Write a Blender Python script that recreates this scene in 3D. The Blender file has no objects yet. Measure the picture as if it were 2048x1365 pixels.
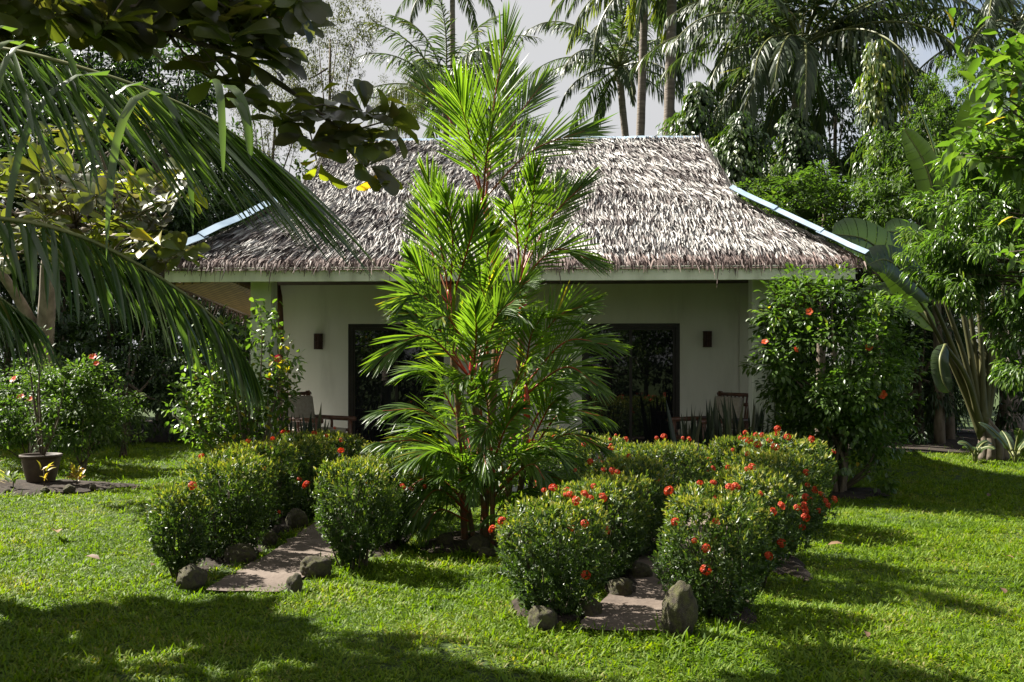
import bpy, math, random
import numpy as np
from mathutils import Vector, Matrix, Euler, noise as mnoise

random.seed(7)
RS = np.random.RandomState
SC = bpy.context.scene
COL = SC.collection

# ---------------------------------------------------------------- camera model (used to place things at true depth)
F, HOR, EYE = 1991.0, 725.0, 1.7
def W(px, py, Y):
    return np.array([(px - 1024.0) * Y / F, Y, EYE - (py - HOR) * Y / F])
def G(px, py):
    Y = EYE * F / (py - HOR)
    return np.array([(px - 1024.0) * Y / F, Y, 0.0])

SUN = Vector((-0.63, 0.33, 0.72)).normalized()

# ---------------------------------------------------------------- materials
MATS = {}
def new_mat(name):
    m = bpy.data.materials.new(name); m.use_nodes = True
    nt = m.node_tree; nt.nodes.clear()
    out = nt.nodes.new('ShaderNodeOutputMaterial')
    MATS[name] = m
    return m, nt, out
def N(nt, typ, **kw):
    n = nt.nodes.new(typ)
    for k, v in kw.items():
        if k in ('data_type', 'blend_type', 'operation', 'attribute_name', 'noise_dimensions', 'feature', 'distance', 'sky_type', 'vector_type', 'wave_type', 'bands_direction'):
            setattr(n, k, v)
        else:
            n.inputs[k.replace('_', ' ')].default_value = v
    return n
def ramp(nt, stops):
    n = nt.nodes.new('ShaderNodeValToRGB')
    e = n.color_ramp.elements
    while len(e) < len(stops): e.new(0.5)
    for el, (p, c) in zip(e, stops):
        el.position = p; el.color = (c[0], c[1], c[2], 1)
    return n
def leaf_mat(name, stops, trans=0.35, tcol=(1.9, 2.2, 0.7), rough=0.42, spec=0.45, nscale=3.0, warm=1.3, amp=.5):
    """foliage: colour varies leaf to leaf by the 'rnd' attribute; part of the light passes through"""
    stops = [(p, (c[0] * (warm if c[1] > c[0] else 1), c[1], c[2])) for p, c in stops]
    m, nt, out = new_mat(name)
    at = N(nt, 'ShaderNodeAttribute', attribute_name='rnd')
    r = ramp(nt, stops)
    nz = N(nt, 'ShaderNodeTexNoise', Scale=nscale, Detail=2.0)
    geo = nt.nodes.new('ShaderNodeNewGeometry')
    nt.links.new(geo.outputs['Position'], nz.inputs['Vector'])
    ma = N(nt, 'ShaderNodeMath', operation='MULTIPLY_ADD')
    ma.inputs[1].default_value = amp; ma.inputs[2].default_value = -amp / 2
    nt.links.new(nz.outputs['Fac'], ma.inputs[0])
    ad = N(nt, 'ShaderNodeMath', operation='ADD')
    nt.links.new(at.outputs['Fac'], ad.inputs[0]); nt.links.new(ma.outputs[0], ad.inputs[1])
    nt.links.new(ad.outputs[0], r.inputs['Fac'])
    p = nt.nodes.new('ShaderNodeBsdfPrincipled')
    p.inputs['Roughness'].default_value = rough
    p.inputs['Specular IOR Level'].default_value = spec
    nt.links.new(r.outputs['Color'], p.inputs['Base Color'])
    t = nt.nodes.new('ShaderNodeBsdfTranslucent')
    mx = N(nt, 'ShaderNodeMix', data_type='RGBA', blend_type='MULTIPLY')
    mx.inputs[0].default_value = 1.0
    nt.links.new(r.outputs['Color'], mx.inputs[6]); mx.inputs[7].default_value = (*tcol, 1)
    nt.links.new(mx.outputs[2], t.inputs['Color'])
    ms = nt.nodes.new('ShaderNodeMixShader'); ms.inputs[0].default_value = trans
    nt.links.new(p.outputs[0], ms.inputs[1]); nt.links.new(t.outputs[0], ms.inputs[2])
    nt.links.new(ms.outputs[0], out.inputs['Surface'])
    return m
def surf_mat(name, stops, scale=6.0, detail=6.0, rough=0.7, spec=0.3, bump=0.0, bscale=None, stretch=(1, 1, 1), coords='Object', metallic=0.0, attr=False, fine=0.0):
    m, nt, out = new_mat(name)
    tc = nt.nodes.new('ShaderNodeTexCoord')
    mp = nt.nodes.new('ShaderNodeMapping'); mp.inputs['Scale'].default_value = stretch
    nt.links.new(tc.outputs[coords], mp.inputs['Vector'])
    nz = N(nt, 'ShaderNodeTexNoise', Scale=scale, Detail=detail, Roughness=0.62)
    nt.links.new(mp.outputs['Vector'], nz.inputs['Vector'])
    r = ramp(nt, stops)
    if attr:
        at = N(nt, 'ShaderNodeAttribute', attribute_name='rnd')
        ma = N(nt, 'ShaderNodeMath', operation='MULTIPLY_ADD'); ma.inputs[1].default_value = 0.4; ma.inputs[2].default_value = -0.2
        ad = N(nt, 'ShaderNodeMath', operation='ADD')
        nt.links.new(nz.outputs['Fac'], ma.inputs[0]); nt.links.new(ma.outputs[0], ad.inputs[1]); nt.links.new(at.outputs['Fac'], ad.inputs[0])
        nt.links.new(ad.outputs[0], r.inputs['Fac'])
    else:
        nt.links.new(nz.outputs['Fac'], r.inputs['Fac'])
    p = nt.nodes.new('ShaderNodeBsdfPrincipled')
    p.inputs['Roughness'].default_value = rough
    p.inputs['Specular IOR Level'].default_value = spec
    p.inputs['Metallic'].default_value = metallic
    nt.links.new(r.outputs['Color'], p.inputs['Base Color'])
    if bump:
        b = N(nt, 'ShaderNodeBump', Strength=bump, Distance=0.02)
        nb = N(nt, 'ShaderNodeTexNoise', Scale=bscale or scale * 4, Detail=5.0)
        nt.links.new(mp.outputs['Vector'], nb.inputs['Vector'])
        nt.links.new(nb.outputs['Fac'], b.inputs['Height']); nt.links.new(b.outputs[0], p.inputs['Normal'])
    nt.links.new(p.outputs[0], out.inputs['Surface'])
    return m

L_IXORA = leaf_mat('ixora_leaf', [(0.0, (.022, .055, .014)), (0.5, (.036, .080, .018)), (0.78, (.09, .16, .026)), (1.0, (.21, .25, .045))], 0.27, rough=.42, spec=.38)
L_HIBI = leaf_mat('hibiscus_leaf', [(0.0, (.028, .070, .014)), (0.6, (.055, .125, .022)), (0.97, (.10, .18, .03)), (1.0, (.35, .26, .02))], 0.36, rough=.36, spec=.5)
L_BUSH = leaf_mat('bush_leaf', [(0.0, (.022, .055, .014)), (0.6, (.05, .11, .022)), (1.0, (.11, .18, .035))], 0.38, rough=.48, spec=.27)
L_LANCE = leaf_mat('lance_leaf', [(0.0, (.030, .075, .016)), (0.6, (.06, .135, .026)), (1.0, (.12, .20, .04))], 0.38, rough=.3, spec=.6)
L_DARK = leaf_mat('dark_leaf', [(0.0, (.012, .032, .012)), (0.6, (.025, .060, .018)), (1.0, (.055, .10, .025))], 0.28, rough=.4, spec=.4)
L_VINE = leaf_mat('vine_leaf', [(0.0, (.018, .048, .015)), (0.6, (.04, .085, .022)), (1.0, (.10, .15, .03))], 0.3, rough=.35, spec=.5)
L_YELLOW = leaf_mat('yellow_leaf', [(0.0, (.06, .11, .018)), (0.6, (.12, .17, .025)), (1.0, (.24, .23, .03))], 0.4, warm=1.1)
L_ALMOND = leaf_mat('almond_leaf', [(0.0, (.040, .046, .030)), (0.5, (.050, .078, .026)), (0.93, (.085, .14, .028)), (0.98, (.26, .24, .025)), (1.0, (.32, .20, .02))], 0.42, tcol=(2.6, 2.7, .55), rough=.32, spec=.5)
L_ALMOND_Y = leaf_mat('almond_leaf_sunny', [(0.0, (.05, .09, .02)), (0.6, (.12, .17, .022)), (0.9, (.24, .25, .03)), (1.0, (.36, .19, .03))], 0.5, tcol=(2.0, 2.1, .5), rough=.4)  # yellower copy of the almond leaf, backlit glow put into its colour
L_COCO = leaf_mat('coconut_leaflet', [(0.0, (.028, .062, .024)), (0.6, (.048, .10, .032)), (0.95, (.08, .14, .036)), (1.0, (.18, .17, .055))], 0.42, rough=.28, spec=.7)
L_COCO_FAR = leaf_mat('coconut_leaflet_far', [(0.0, (.022, .042, .020)), (0.6, (.044, .070, .032)), (0.9, (.085, .10, .046)), (1.0, (.17, .14, .07))], 0.34, rough=.45, spec=.42, warm=1.1)
L_COCO_YOUNG = leaf_mat('coconut_leaflet_fresh', [(0.0, (.05, .085, .02)), (0.6, (.10, .14, .03)), (1.0, (.20, .19, .04))], 0.4, rough=.4)
L_RED = leaf_mat('wax_palm_leaflet', [(0.0, (.034, .085, .018)), (0.55, (.064, .140, .024)), (0.9, (.10, .19, .028)), (1.0, (.24, .21, .02))], 0.50, tcol=(2.2, 2.25, .55), rough=.4, spec=.45, warm=1.25)
L_PADDLE = leaf_mat('paddle_leaf', [(0.0, (.022, .046, .020)), (0.6, (.038, .078, .028)), (1.0, (.07, .115, .03))], 0.2, tcol=(1.7, 2.0, .5), rough=.34, spec=.5, nscale=1.5)
L_SNAKE = leaf_mat('snake_plant_leaf', [(0.0, (.012, .028, .018)), (0.6, (.025, .045, .028)), (1.0, (.06, .08, .045))], 0.12, rough=.4)
L_FINE = leaf_mat('feathery_leaf', [(0.0, (.022, .034, .016)), (0.6, (.042, .056, .024)), (1.0, (.08, .09, .032))], 0.35, spec=.2)
L_SPIDER = leaf_mat('spider_leaf', [(0.0, (.16, .19, .08)), (1.0, (.36, .37, .22))], 0.35)
L_CROTON = leaf_mat('croton_leaf', [(0.0, (.08, .09, .03)), (0.5, (.30, .24, .05)), (1.0, (.40, .16, .05))], 0.4)
M_FLOWER = leaf_mat('red_flower', [(0.0, (.32, .025, .010)), (0.6, (.50, .050, .016)), (1.0, (.60, .13, .03))], 0.3, tcol=(1.2, .8, .6), rough=.5, spec=.3)
M_PINK = leaf_mat('pink_flower', [(0.0, (.50, .03, .08)), (1.0, (.66, .07, .12))], 0.3, tcol=(1.2, .8, .8), rough=.5)
M_STAMEN = surf_mat('stamen', [(0, (.55, .38, .08)), (1, (.65, .5, .12))])
M_BARK = surf_mat('bark', [(0.3, (.06, .045, .032)), (0.7, (.17, .14, .105))], scale=9, bump=.6, stretch=(1, 1, .35), rough=.9)
M_PBARK = surf_mat('pale_bark', [(0.3, (.10, .08, .06)), (0.7, (.23, .19, .145))], scale=7, bump=.5, stretch=(1, 1, .6), rough=.9)
M_TWIG = surf_mat('twig', [(0.3, (.05, .04, .028)), (0.7, (.12, .10, .07))], scale=14, bump=.3, rough=.9)
M_COCOBARK = surf_mat('coconut_bark', [(0.3, (.10, .085, .07)), (0.7, (.24, .20, .17))], scale=5, bump=.8, bscale=14, stretch=(.3, .3, 3), rough=.9)
M_CANE = surf_mat('palm_cane', [(0.3, (.05, .06, .03)), (0.5, (.13, .08, .04)), (0.7, (.22, .035, .018))], scale=6, bump=.2, stretch=(.4, .4, 3), rough=.5)
M_REDSHAFT = surf_mat('red_crownshaft', [(0.3, (.24, .014, .010)), (0.7, (.44, .04, .018))], scale=7, stretch=(1, 1, .4), rough=.35, spec=.5)
M_STALK = surf_mat('fan_leaf_stalk', [(0.3, (.04, .045, .018)), (0.7, (.115, .105, .045))], scale=2.5, rough=.5, stretch=(1, 1, .5))
M_REDRACHIS = surf_mat('red_rachis', [(0.35, (.26, .028, .012)), (0.8, (.15, .11, .03))], scale=3, rough=.4)
M_RACHIS = surf_mat('green_rachis', [(0.3, (.09, .11, .035)), (0.7, (.17, .17, .06))], scale=5, rough=.45)
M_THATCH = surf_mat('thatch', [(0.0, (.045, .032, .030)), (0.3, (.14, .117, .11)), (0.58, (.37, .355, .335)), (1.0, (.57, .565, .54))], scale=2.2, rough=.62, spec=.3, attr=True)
M_EAVE = surf_mat('thatch_brown', [(0.0, (.045, .030, .027)), (0.4, (.115, .078, .070)), (0.75, (.22, .165, .145)), (1.0, (.40, .35, .32))], scale=2.2, rough=.7, spec=.2, attr=True)  # browner at the eave: thinner thatch, and the eave's shade put into the colour
M_UNDER = surf_mat('thatch_under', [(0.3, (.05, .035, .028)), (0.7, (.11, .08, .065))], scale=8, rough=.9)
M_METAL = surf_mat('painted_tin', [(0.3, (.17, .24, .33)), (0.5, (.27, .36, .46)), (0.7, (.36, .44, .52))], scale=2.6, rough=.38, spec=.5)
M_WALL = surf_mat('white_plaster', [(0.25, (.48, .465, .40)), (0.45, (.61, .595, .52)), (0.7, (.66, .645, .57))], scale=2.2, detail=9, stretch=(1, 1, .22), rough=.8, bump=.06, bscale=60)
M_TRIM = surf_mat('pale_green_paint', [(0.3, (.50, .52, .42)), (0.45, (.66, .69, .58)), (0.7, (.74, .76, .66))], scale=5, detail=8, stretch=(1, 1, .3), rough=.65, bump=.05)
M_FLOOR = surf_mat('pale_concrete', [(0.3, (.46, .48, .50)), (0.7, (.60, .61, .62))], scale=5, rough=.6, bump=.08)
M_DFRAME = surf_mat('dark_frame', [(0.3, (.012, .011, .010)), (0.7, (.028, .022, .018))], scale=6, rough=.4)
M_WOOD = surf_mat('brown_wood', [(0.3, (.05, .022, .014)), (0.7, (.13, .06, .035))], scale=6, stretch=(3, 3, .4), rough=.45, spec=.4, bump=.1)
M_RATTAN = surf_mat('brown_bamboo', [(0.3, (.055, .024, .014)), (0.7, (.15, .062, .034))], scale=11, rough=.38, spec=.5, bump=.1)
M_CUSH = surf_mat('beige_cloth', [(0.3, (.30, .26, .21)), (0.7, (.42, .38, .31))], scale=24, rough=.95, bump=.2, bscale=160)
M_LAMP = surf_mat('carved_lamp', [(0.3, (.028, .013, .009)), (0.7, (.07, .032, .021))], scale=16, rough=.5, bump=.3)
M_POT = surf_mat('brown_clay', [(0.3, (.040, .028, .021)), (0.7, (.085, .062, .046))], scale=4, detail=8, rough=.6, bump=.15)
M_SOIL = surf_mat('dark_soil', [(0.3, (.012, .009, .006)), (0.7, (.042, .030, .021))], scale=9, detail=9, rough=1, bump=1.0, bscale=30)
M_PATH = surf_mat('worn_concrete', [(0.25, (.045, .034, .027)), (0.5, (.115, .088, .070)), (0.8, (.165, .132, .108))], scale=2.2, detail=10, rough=.9, bump=.4, bscale=28)
M_GROUND = surf_mat('lawn_ground', [(0.3, (.020, .034, .008)), (0.7, (.045, .072, .014))], scale=3, detail=8, rough=1, bump=.6, bscale=40)
M_FALLEN = leaf_mat('fallen_leaf', [(0.0, (.07, .035, .02)), (1.0, (.17, .10, .05))], .1, rough=.7)

def rock_mat():
    m, nt, out = new_mat('mossy_rock')
    tc = nt.nodes.new('ShaderNodeTexCoord')
    nz = N(nt, 'ShaderNodeTexNoise', Scale=5.0, Detail=9.0, Roughness=.65)
    nt.links.new(tc.outputs['Object'], nz.inputs['Vector'])
    r = ramp(nt, [(0.3, (.024, .019, .014)), (0.55, (.062, .048, .035)), (0.75, (.13, .105, .078))])
    nt.links.new(nz.outputs['Fac'], r.inputs['Fac'])
    n2 = N(nt, 'ShaderNodeTexNoise', Scale=2.4, Detail=6.0, Roughness=.7)
    nt.links.new(tc.outputs['Object'], n2.inputs['Vector'])
    r2 = ramp(nt, [(0.42, (0, 0, 0)), (0.62, (1, 1, 1))])
    nt.links.new(n2.outputs['Fac'], r2.inputs['Fac'])
    mx = N(nt, 'ShaderNodeMix', data_type='RGBA')
    nt.links.new(r2.outputs['Color'], mx.inputs[0]); nt.links.new(r.outputs['Color'], mx.inputs[6]); mx.inputs[7].default_value = (.075, .075, .022, 1)
    p = nt.nodes.new('ShaderNodeBsdfPrincipled'); p.inputs['Roughness'].default_value = .92
    nt.links.new(mx.outputs[2], p.inputs['Base Color'])
    b = N(nt, 'ShaderNodeBump', Strength=.8, Distance=.02)
    nb = N(nt, 'ShaderNodeTexNoise', Scale=22.0, Detail=6.0)
    nt.links.new(tc.outputs['Object'], nb.inputs['Vector']); nt.links.new(nb.outputs['Fac'], b.inputs['Height']); nt.links.new(b.outputs[0], p.inputs['Normal'])
    nt.links.new(p.outputs[0], out.inputs['Surface'])
    return m
M_ROCK = rock_mat()
def mat_weave():
    """woven bamboo matting of the eave lining"""
    m, nt, out = new_mat('woven_mat')
    tc = nt.nodes.new('ShaderNodeTexCoord')
    mp = nt.nodes.new('ShaderNodeMapping'); mp.inputs['Rotation'].default_value = (0, 0, .8); mp.inputs['Scale'].default_value = (1, 1, 1)
    nt.links.new(tc.outputs['Object'], mp.inputs['Vector'])
    br = nt.nodes.new('ShaderNodeTexBrick')
    br.inputs['Color1'].default_value = (.20, .115, .045, 1); br.inputs['Color2'].default_value = (.28, .17, .07, 1); br.inputs['Mortar'].default_value = (.05, .025, .01, 1)
    br.inputs['Scale'].default_value = 3.2; br.inputs['Mortar Size'].default_value = .03; br.inputs['Brick Width'].default_value = .9; br.inputs['Row Height'].default_value = .28
    nt.links.new(mp.outputs['Vector'], br.inputs['Vector'])
    p = nt.nodes.new('ShaderNodeBsdfPrincipled'); p.inputs['Roughness'].default_value = .6
    nt.links.new(br.outputs['Color'], p.inputs['Base Color'])
    nt.links.new(p.outputs[0], out.inputs['Surface'])
    return m
M_MAT = mat_weave()
def mat_glass():
    m, nt, out = new_mat('dark_glass')
    g = nt.nodes.new('ShaderNodeBsdfPrincipled')
    g.inputs['Base Color'].default_value = (.010, .011, .012, 1); g.inputs['Roughness'].default_value = .015
    g.inputs['Specular IOR Level'].default_value = .6
    nt.links.new(g.outputs[0], out.inputs['Surface'])
    return m
M_GLASS = mat_glass()

# ---------------------------------------------------------------- mesh builder
class MB:
    def __init__(s): s.v = []; s.f = []; s.r = []; s.n = 0
    def add(s, verts, faces, mat=0, rnd=None):
        verts = np.asarray(verts, dtype=np.float64).reshape(-1, 3)
        for fa in (faces if isinstance(faces, list) else [faces]):
            fa = np.asarray(fa, dtype=np.int64)
            if fa.size: s.f.append((fa + s.n, mat))
        s.v.append(verts)
        s.r.append(np.full(len(verts), .5) if rnd is None else np.broadcast_to(np.asarray(rnd, float), (len(verts),)))
        s.n += len(verts)
    def mesh(s, name, mats, smooth=True):
        me = bpy.data.meshes.new(name)
        V = np.concatenate(s.v); me.vertices.add(len(V)); me.vertices.foreach_set('co', V.astype(np.float32).ravel())
        li, st, mi = [], [], []; off = 0
        for fa, m in s.f:
            k = fa.shape[1]
            li.append(fa.ravel()); st.append(off + np.arange(len(fa)) * k); off += fa.size
            mi.append(np.full(len(fa), m))
        li = np.concatenate(li); st = np.concatenate(st); mi = np.concatenate(mi)
        me.loops.add(len(li)); me.loops.foreach_set('vertex_index', li.astype(np.int32))
        me.polygons.add(len(st)); me.polygons.foreach_set('loop_start', st.astype(np.int32))
        me.polygons.foreach_set('material_index', mi.astype(np.int32))
        me.polygons.foreach_set('use_smooth', np.full(len(st), bool(smooth)))
        for m in (mats if isinstance(mats, (list, tuple)) else [mats]): me.materials.append(m)
        me.update(calc_edges=True)
        a = me.attributes.new('rnd', 'FLOAT', 'POINT'); a.data.foreach_set('value', np.concatenate(s.r).astype(np.float32))
        return me
    def build(s, name, mats, parent=None, smooth=True, bevel=0):
        return put(name, s.mesh(name, mats, smooth), parent, bevel=bevel)

def put(name, me, parent=None, loc=(0, 0, 0), rz=0.0, scale=1.0, bevel=0):
    o = bpy.data.objects.new(name, me); COL.objects.link(o)
    o.location = loc; o.rotation_euler = (0, 0, rz)
    o.scale = (scale,) * 3 if np.isscalar(scale) else scale
    if parent: o.parent = parent
    if bevel:
        b = o.modifiers.new('bevel', 'BEVEL'); b.width = bevel; b.segments = 2; b.limit_method = 'ANGLE'
    return o
def tag(o, label=None, cat=None, group=None, kind=None):
    if label: o['label'] = label
    if cat: o['category'] = cat
    if group: o['group'] = group
    if kind: o['kind'] = kind
    return o
def thing(name, label, cat, loc=(0, 0, 0), rz=0.0, group=None, scale=1.0):
    o = put(name, None, None, loc, rz, scale)
    return tag(o, label, cat, group)

def nrm(a): return a / np.maximum(np.linalg.norm(a, axis=-1, keepdims=True), 1e-9)
def box(mb, c, s, mat=0, rz=0.0, R=None, rnd=None):
    h = np.array(s) / 2.0
    v = np.array([[x, y, z] for x in (-1, 1) for y in (-1, 1) for z in (-1, 1)]) * h
    if R is None:
        ca, sa = math.cos(rz), math.sin(rz); R = np.array([[ca, -sa, 0], [sa, ca, 0], [0, 0, 1]])
    v = v @ np.asarray(R).T + np.array(c)
    mb.add(v, np.array([[0, 1, 3, 2], [4, 6, 7, 5], [0, 4, 5, 1], [2, 3, 7, 6], [0, 2, 6, 4], [1, 5, 7, 3]]), mat, rnd)
def tube(mb, pts, rad, n=6, mat=0, rnd=None, cap=True):
    pts = np.asarray(pts, float); m = len(pts)
    rad = np.broadcast_to(np.asarray(rad, float), (m,)) if np.ndim(rad) else np.full(m, rad)
    T = nrm(np.gradient(pts, axis=0))
    u = np.cross(T[0], [0, 0, 1.0])
    if np.linalg.norm(u) < .1: u = np.cross(T[0], [1.0, 0, 0])
    u = u / np.linalg.norm(u); a = np.arange(n) * 2 * math.pi / n
    vs = []
    for i in range(m):
        u = u - T[i] * np.dot(u, T[i]); u = u / max(np.linalg.norm(u), 1e-9); w = np.cross(T[i], u)
        vs.append(pts[i] + rad[i] * (np.cos(a)[:, None] * u + np.sin(a)[:, None] * w))
    vs = np.concatenate(vs); fs = []
    k = np.arange(n)
    for i in range(m - 1):
        fs.append(np.stack([i * n + k, i * n + (k + 1) % n, (i + 1) * n + (k + 1) % n, (i + 1) * n + k], 1))
    fl = [np.concatenate(fs)]
    if cap: fl += [np.array([list(range(n))[::-1]]), np.array([[(m - 1) * n + q for q in range(n)]])]
    mb.add(vs, fl, mat, rnd)
def lathe(mb, prof, n=24, c=(0, 0, 0), mat=0):
    a = np.arange(n) * 2 * math.pi / n; vs = []
    for r, z in prof: vs.append(np.stack([c[0] + r * np.cos(a), c[1] + r * np.sin(a), np.full(n, c[2] + z)], 1))
    k = np.arange(n); fs = [np.stack([i * n + k, i * n + (k + 1) % n, (i + 1) * n + (k + 1) % n, (i + 1) * n + k], 1) for i in range(len(prof) - 1)]
    mb.add(np.concatenate(vs), np.concatenate(fs), mat)
def spline(ctrl, n):
    """Catmull-Rom through the control points"""
    P = np.asarray(ctrl, float); P = np.vstack([2 * P[0] - P[1], P, 2 * P[-1] - P[-2]])
    m = len(P) - 3; t = np.linspace(0, m - 1e-6, n); i = t.astype(int); f = (t - i)[:, None]
    a, b, c, d = P[i], P[i + 1], P[i + 2], P[i + 3]
    return .5 * (2 * b + (c - a) * f + (2 * a - 5 * b + 4 * c - d) * f ** 2 + (3 * b - a - 3 * c + d) * f ** 3)

# leaf templates: (u along, v across, w up) and faces
T_DIAMOND = (np.array([[0, 0, 0], [.45, .5, .07], [1, 0, -.06], [.45, -.5, .07]]), [np.array([[0, 2, 1], [0, 3, 2]])])
T_LEAF = (np.array([[0, 0, 0], [.3, .42, .07], [.32, 0, 0], [.3, -.42, .07], [.68, .40, .03], [.7, 0, -.05], [.68, -.40, .03], [1, 0, -.16]]),
          [np.array([[0, 2, 1], [0, 3, 2], [4, 5, 7], [5, 6, 7]]), np.array([[1, 2, 5, 4], [2, 3, 6, 5]])])
T_OBOV = (np.array([[0, 0, 0], [.25, .17, .05], [.25, 0, .01], [.25, -.17, .05], [.55, .40, .09], [.55, 0, .0], [.55, -.40, .09], [.82, .46, .03], [.82, 0, -.05], [.82, -.46, .03], [.97, .20, -.07], [1.0, 0, -.11], [.97, -.20, -.07]]),
          [np.array([[0, 2, 1], [0, 3, 2]]), np.array([[1, 2, 5, 4], [2, 3, 6, 5], [4, 5, 8, 7], [5, 6, 9, 8], [7, 8, 11, 10], [8, 9, 12, 11]])])
def leaves(mb, P, D, Nn, L, Wd, tmpl=T_DIAMOND, mat=0, rnd=None):
    P = np.asarray(P, float); n = len(P)
    if n == 0: return
    D = nrm(np.asarray(D, float)); S = nrm(np.cross(D, Nn)); Nn = np.cross(S, D)
    L = np.broadcast_to(L, (n,)); Wd = np.broadcast_to(Wd, (n,))
    t, fs = tmpl; k = len(t)
    v = P[:, None] + t[None, :, 0, None] * (L[:, None, None] * D[:, None]) + t[None, :, 1, None] * (Wd[:, None, None] * S[:, None]) + t[None, :, 2, None] * (L[:, None, None] * Nn[:, None])
    off = (np.arange(n) * k)[:, None, None]
    mb.add(v.reshape(-1, 3), [(f[None] + off).reshape(-1, f.shape[1]) for f in fs], mat, None if rnd is None else np.repeat(rnd, k))
def strips(mb, P, D, S, L, Wd, grav, nseg=4, mat=0, rnd=None, prof=None, fold=0.0):
    """ribbon leaflets that bend under gravity"""
    P = np.asarray(P, float).copy(); n = len(P); D = nrm(np.asarray(D, float)); S = np.asarray(S, float)
    L = np.broadcast_to(L, (n,)); Wd = np.broadcast_to(Wd, (n,)); grav = np.broadcast_to(grav, (n,))
    if prof is None: prof = [.45, .95, 1.0, .8, .04] if nseg == 4 else list(np.interp(np.linspace(0, 1, nseg + 1), [0, .2, .5, .8, 1], [.45, .95, 1, .75, .04]))
    rings = []
    for k in range(nseg + 1):
        Sk = nrm(S - D * np.sum(S * D, 1, keepdims=True)); h = (Wd * prof[k] * .5)[:, None]
        if fold:
            Nk = np.cross(Sk, D)
            rings.append(np.stack([P + Sk * h + Nk * h * fold, P, P - Sk * h + Nk * h * fold], 1))
        else: rings.append(np.stack([P + Sk * h, P - Sk * h], 1))
        D = D + np.array([0, 0, -1.0]) * (grav / nseg)[:, None]; D = nrm(D)
        P = P + D * (L / nseg)[:, None]
    V = np.stack(rings, 1); m = V.shape[2]; tot = (nseg + 1) * m
    fs = []
    for k in range(nseg):
        for j in range(m - 1): fs.append([k * m + j, k * m + j + 1, (k + 1) * m + j + 1, (k + 1) * m + j])
    fs = np.array(fs); off = (np.arange(n) * tot)[:, None, None]
    mb.add(V.reshape(-1, 3), (fs[None] + off).reshape(-1, 4), mat, None if rnd is None else np.repeat(rnd, tot))
def hemi(rs, n, zlo=-.3):
    z = rs.uniform(zlo, 1, n); a = rs.uniform(0, 2 * math.pi, n); r = np.sqrt(np.maximum(0, 1 - z * z))
    return np.stack([r * np.cos(a), r * np.sin(a), z], 1)
def rdir(rs, n): return nrm(rs.normal(size=(n, 3)))
def lump(d, seed, amp, f=2.0):
    """smooth irregular factor over directions"""
    rs = RS(seed); o = np.zeros(len(d))
    for k in range(5):
        w = rs.normal(size=3) * f; ph = rs.uniform(0, 6.28); o += np.sin(d @ w + ph)
    return 1 + amp * o / 2.2

# ---------------------------------------------------------------- palm fronds
def frond(ctrl, nl, Lmax, wd, seed, ang=(70, 22), lift=25, grav=.5, nseg=4, rr=.012, tpl=None, mats=(0, 1), start=.12, up=None, fold=.35, jit=.12, twist=0.0, tipl=.42):
    """returns (leaflets MB, rachis MB)"""
    rs = RS(seed); n = 40
    R = spline(ctrl, n); T = nrm(np.gradient(R, axis=0))
    mbr = MB(); tube(mbr, R, np.linspace(rr, rr * .25, n), 5)
    t = np.linspace(start, 1.0, nl); t2 = np.concatenate([t, t + .3 / nl]); t2 = np.clip(t2 + rs.normal(size=2 * nl) * .25 / nl, 0, 1)
    sgn = np.concatenate([np.ones(nl), -np.ones(nl)])
    ix = t2 * (n - 1); i0 = np.clip(ix.astype(int), 0, n - 2); f = (ix - i0)[:, None]
    P = R[i0] * (1 - f) + R[i0 + 1] * f; TT = nrm(T[i0] * (1 - f) + T[i0 + 1] * f)
    upv = np.array([0, 0, 1.0]) if up is None else np.asarray(up, float)
    B = np.cross(TT, upv); bad = np.linalg.norm(B, axis=1) < .15
    B[bad] = np.cross(TT[bad], np.array([.3, 1.0, .1])); B = nrm(B); Nn = nrm(np.cross(B, TT))
    if twist:
        c, s = math.cos(twist), math.sin(twist); B, Nn = B * c + Nn * s, Nn * c - B * s
    a = np.radians(np.interp(t2, [start, 1], ang)) + rs.normal(size=2 * nl) * jit
    lf = math.radians(lift) + rs.normal(size=2 * nl) * jit
    side = sgn[:, None] * B * np.cos(lf)[:, None] + Nn * np.sin(lf)[:, None]
    D = TT * np.cos(a)[:, None] + side * np.sin(a)[:, None]
    S = nrm(np.cross(D, np.cross(D, Nn) * 0 + Nn * .7 + side * -.2 + rs.normal(size=(2 * nl, 3)) * .25))
    prof = np.interp(t2, [0, .15, .35, .6, .85, 1], [.45, .75, 1, .98, (1 + tipl) * .52, tipl]) * (1 + rs.normal(size=2 * nl) * .07)
    mb = MB()
    strips(mb, P, D, S, Lmax * prof, wd * (.75 + .35 * prof), grav * (1 + .35 * rs.normal(size=2 * nl)), nseg, 0, np.clip(rs.normal(.45, .2, 2 * nl), 0, 1), None, fold)
    return mb, mbr
def arch(az, elev, L, droop, z0=(0, 0, 0), n=6, p=1.5):
    """control points of an arching frond"""
    pts = [np.array(z0, float)]
    for k in range(n - 1):
        e = elev - droop * ((k + .5) / (n - 1)) ** p
        pts.append(pts[-1] + L / (n - 1) * np.array([math.cos(az) * math.cos(e), math.sin(az) * math.cos(e), math.sin(e)]))
    return np.array(pts)
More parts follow.
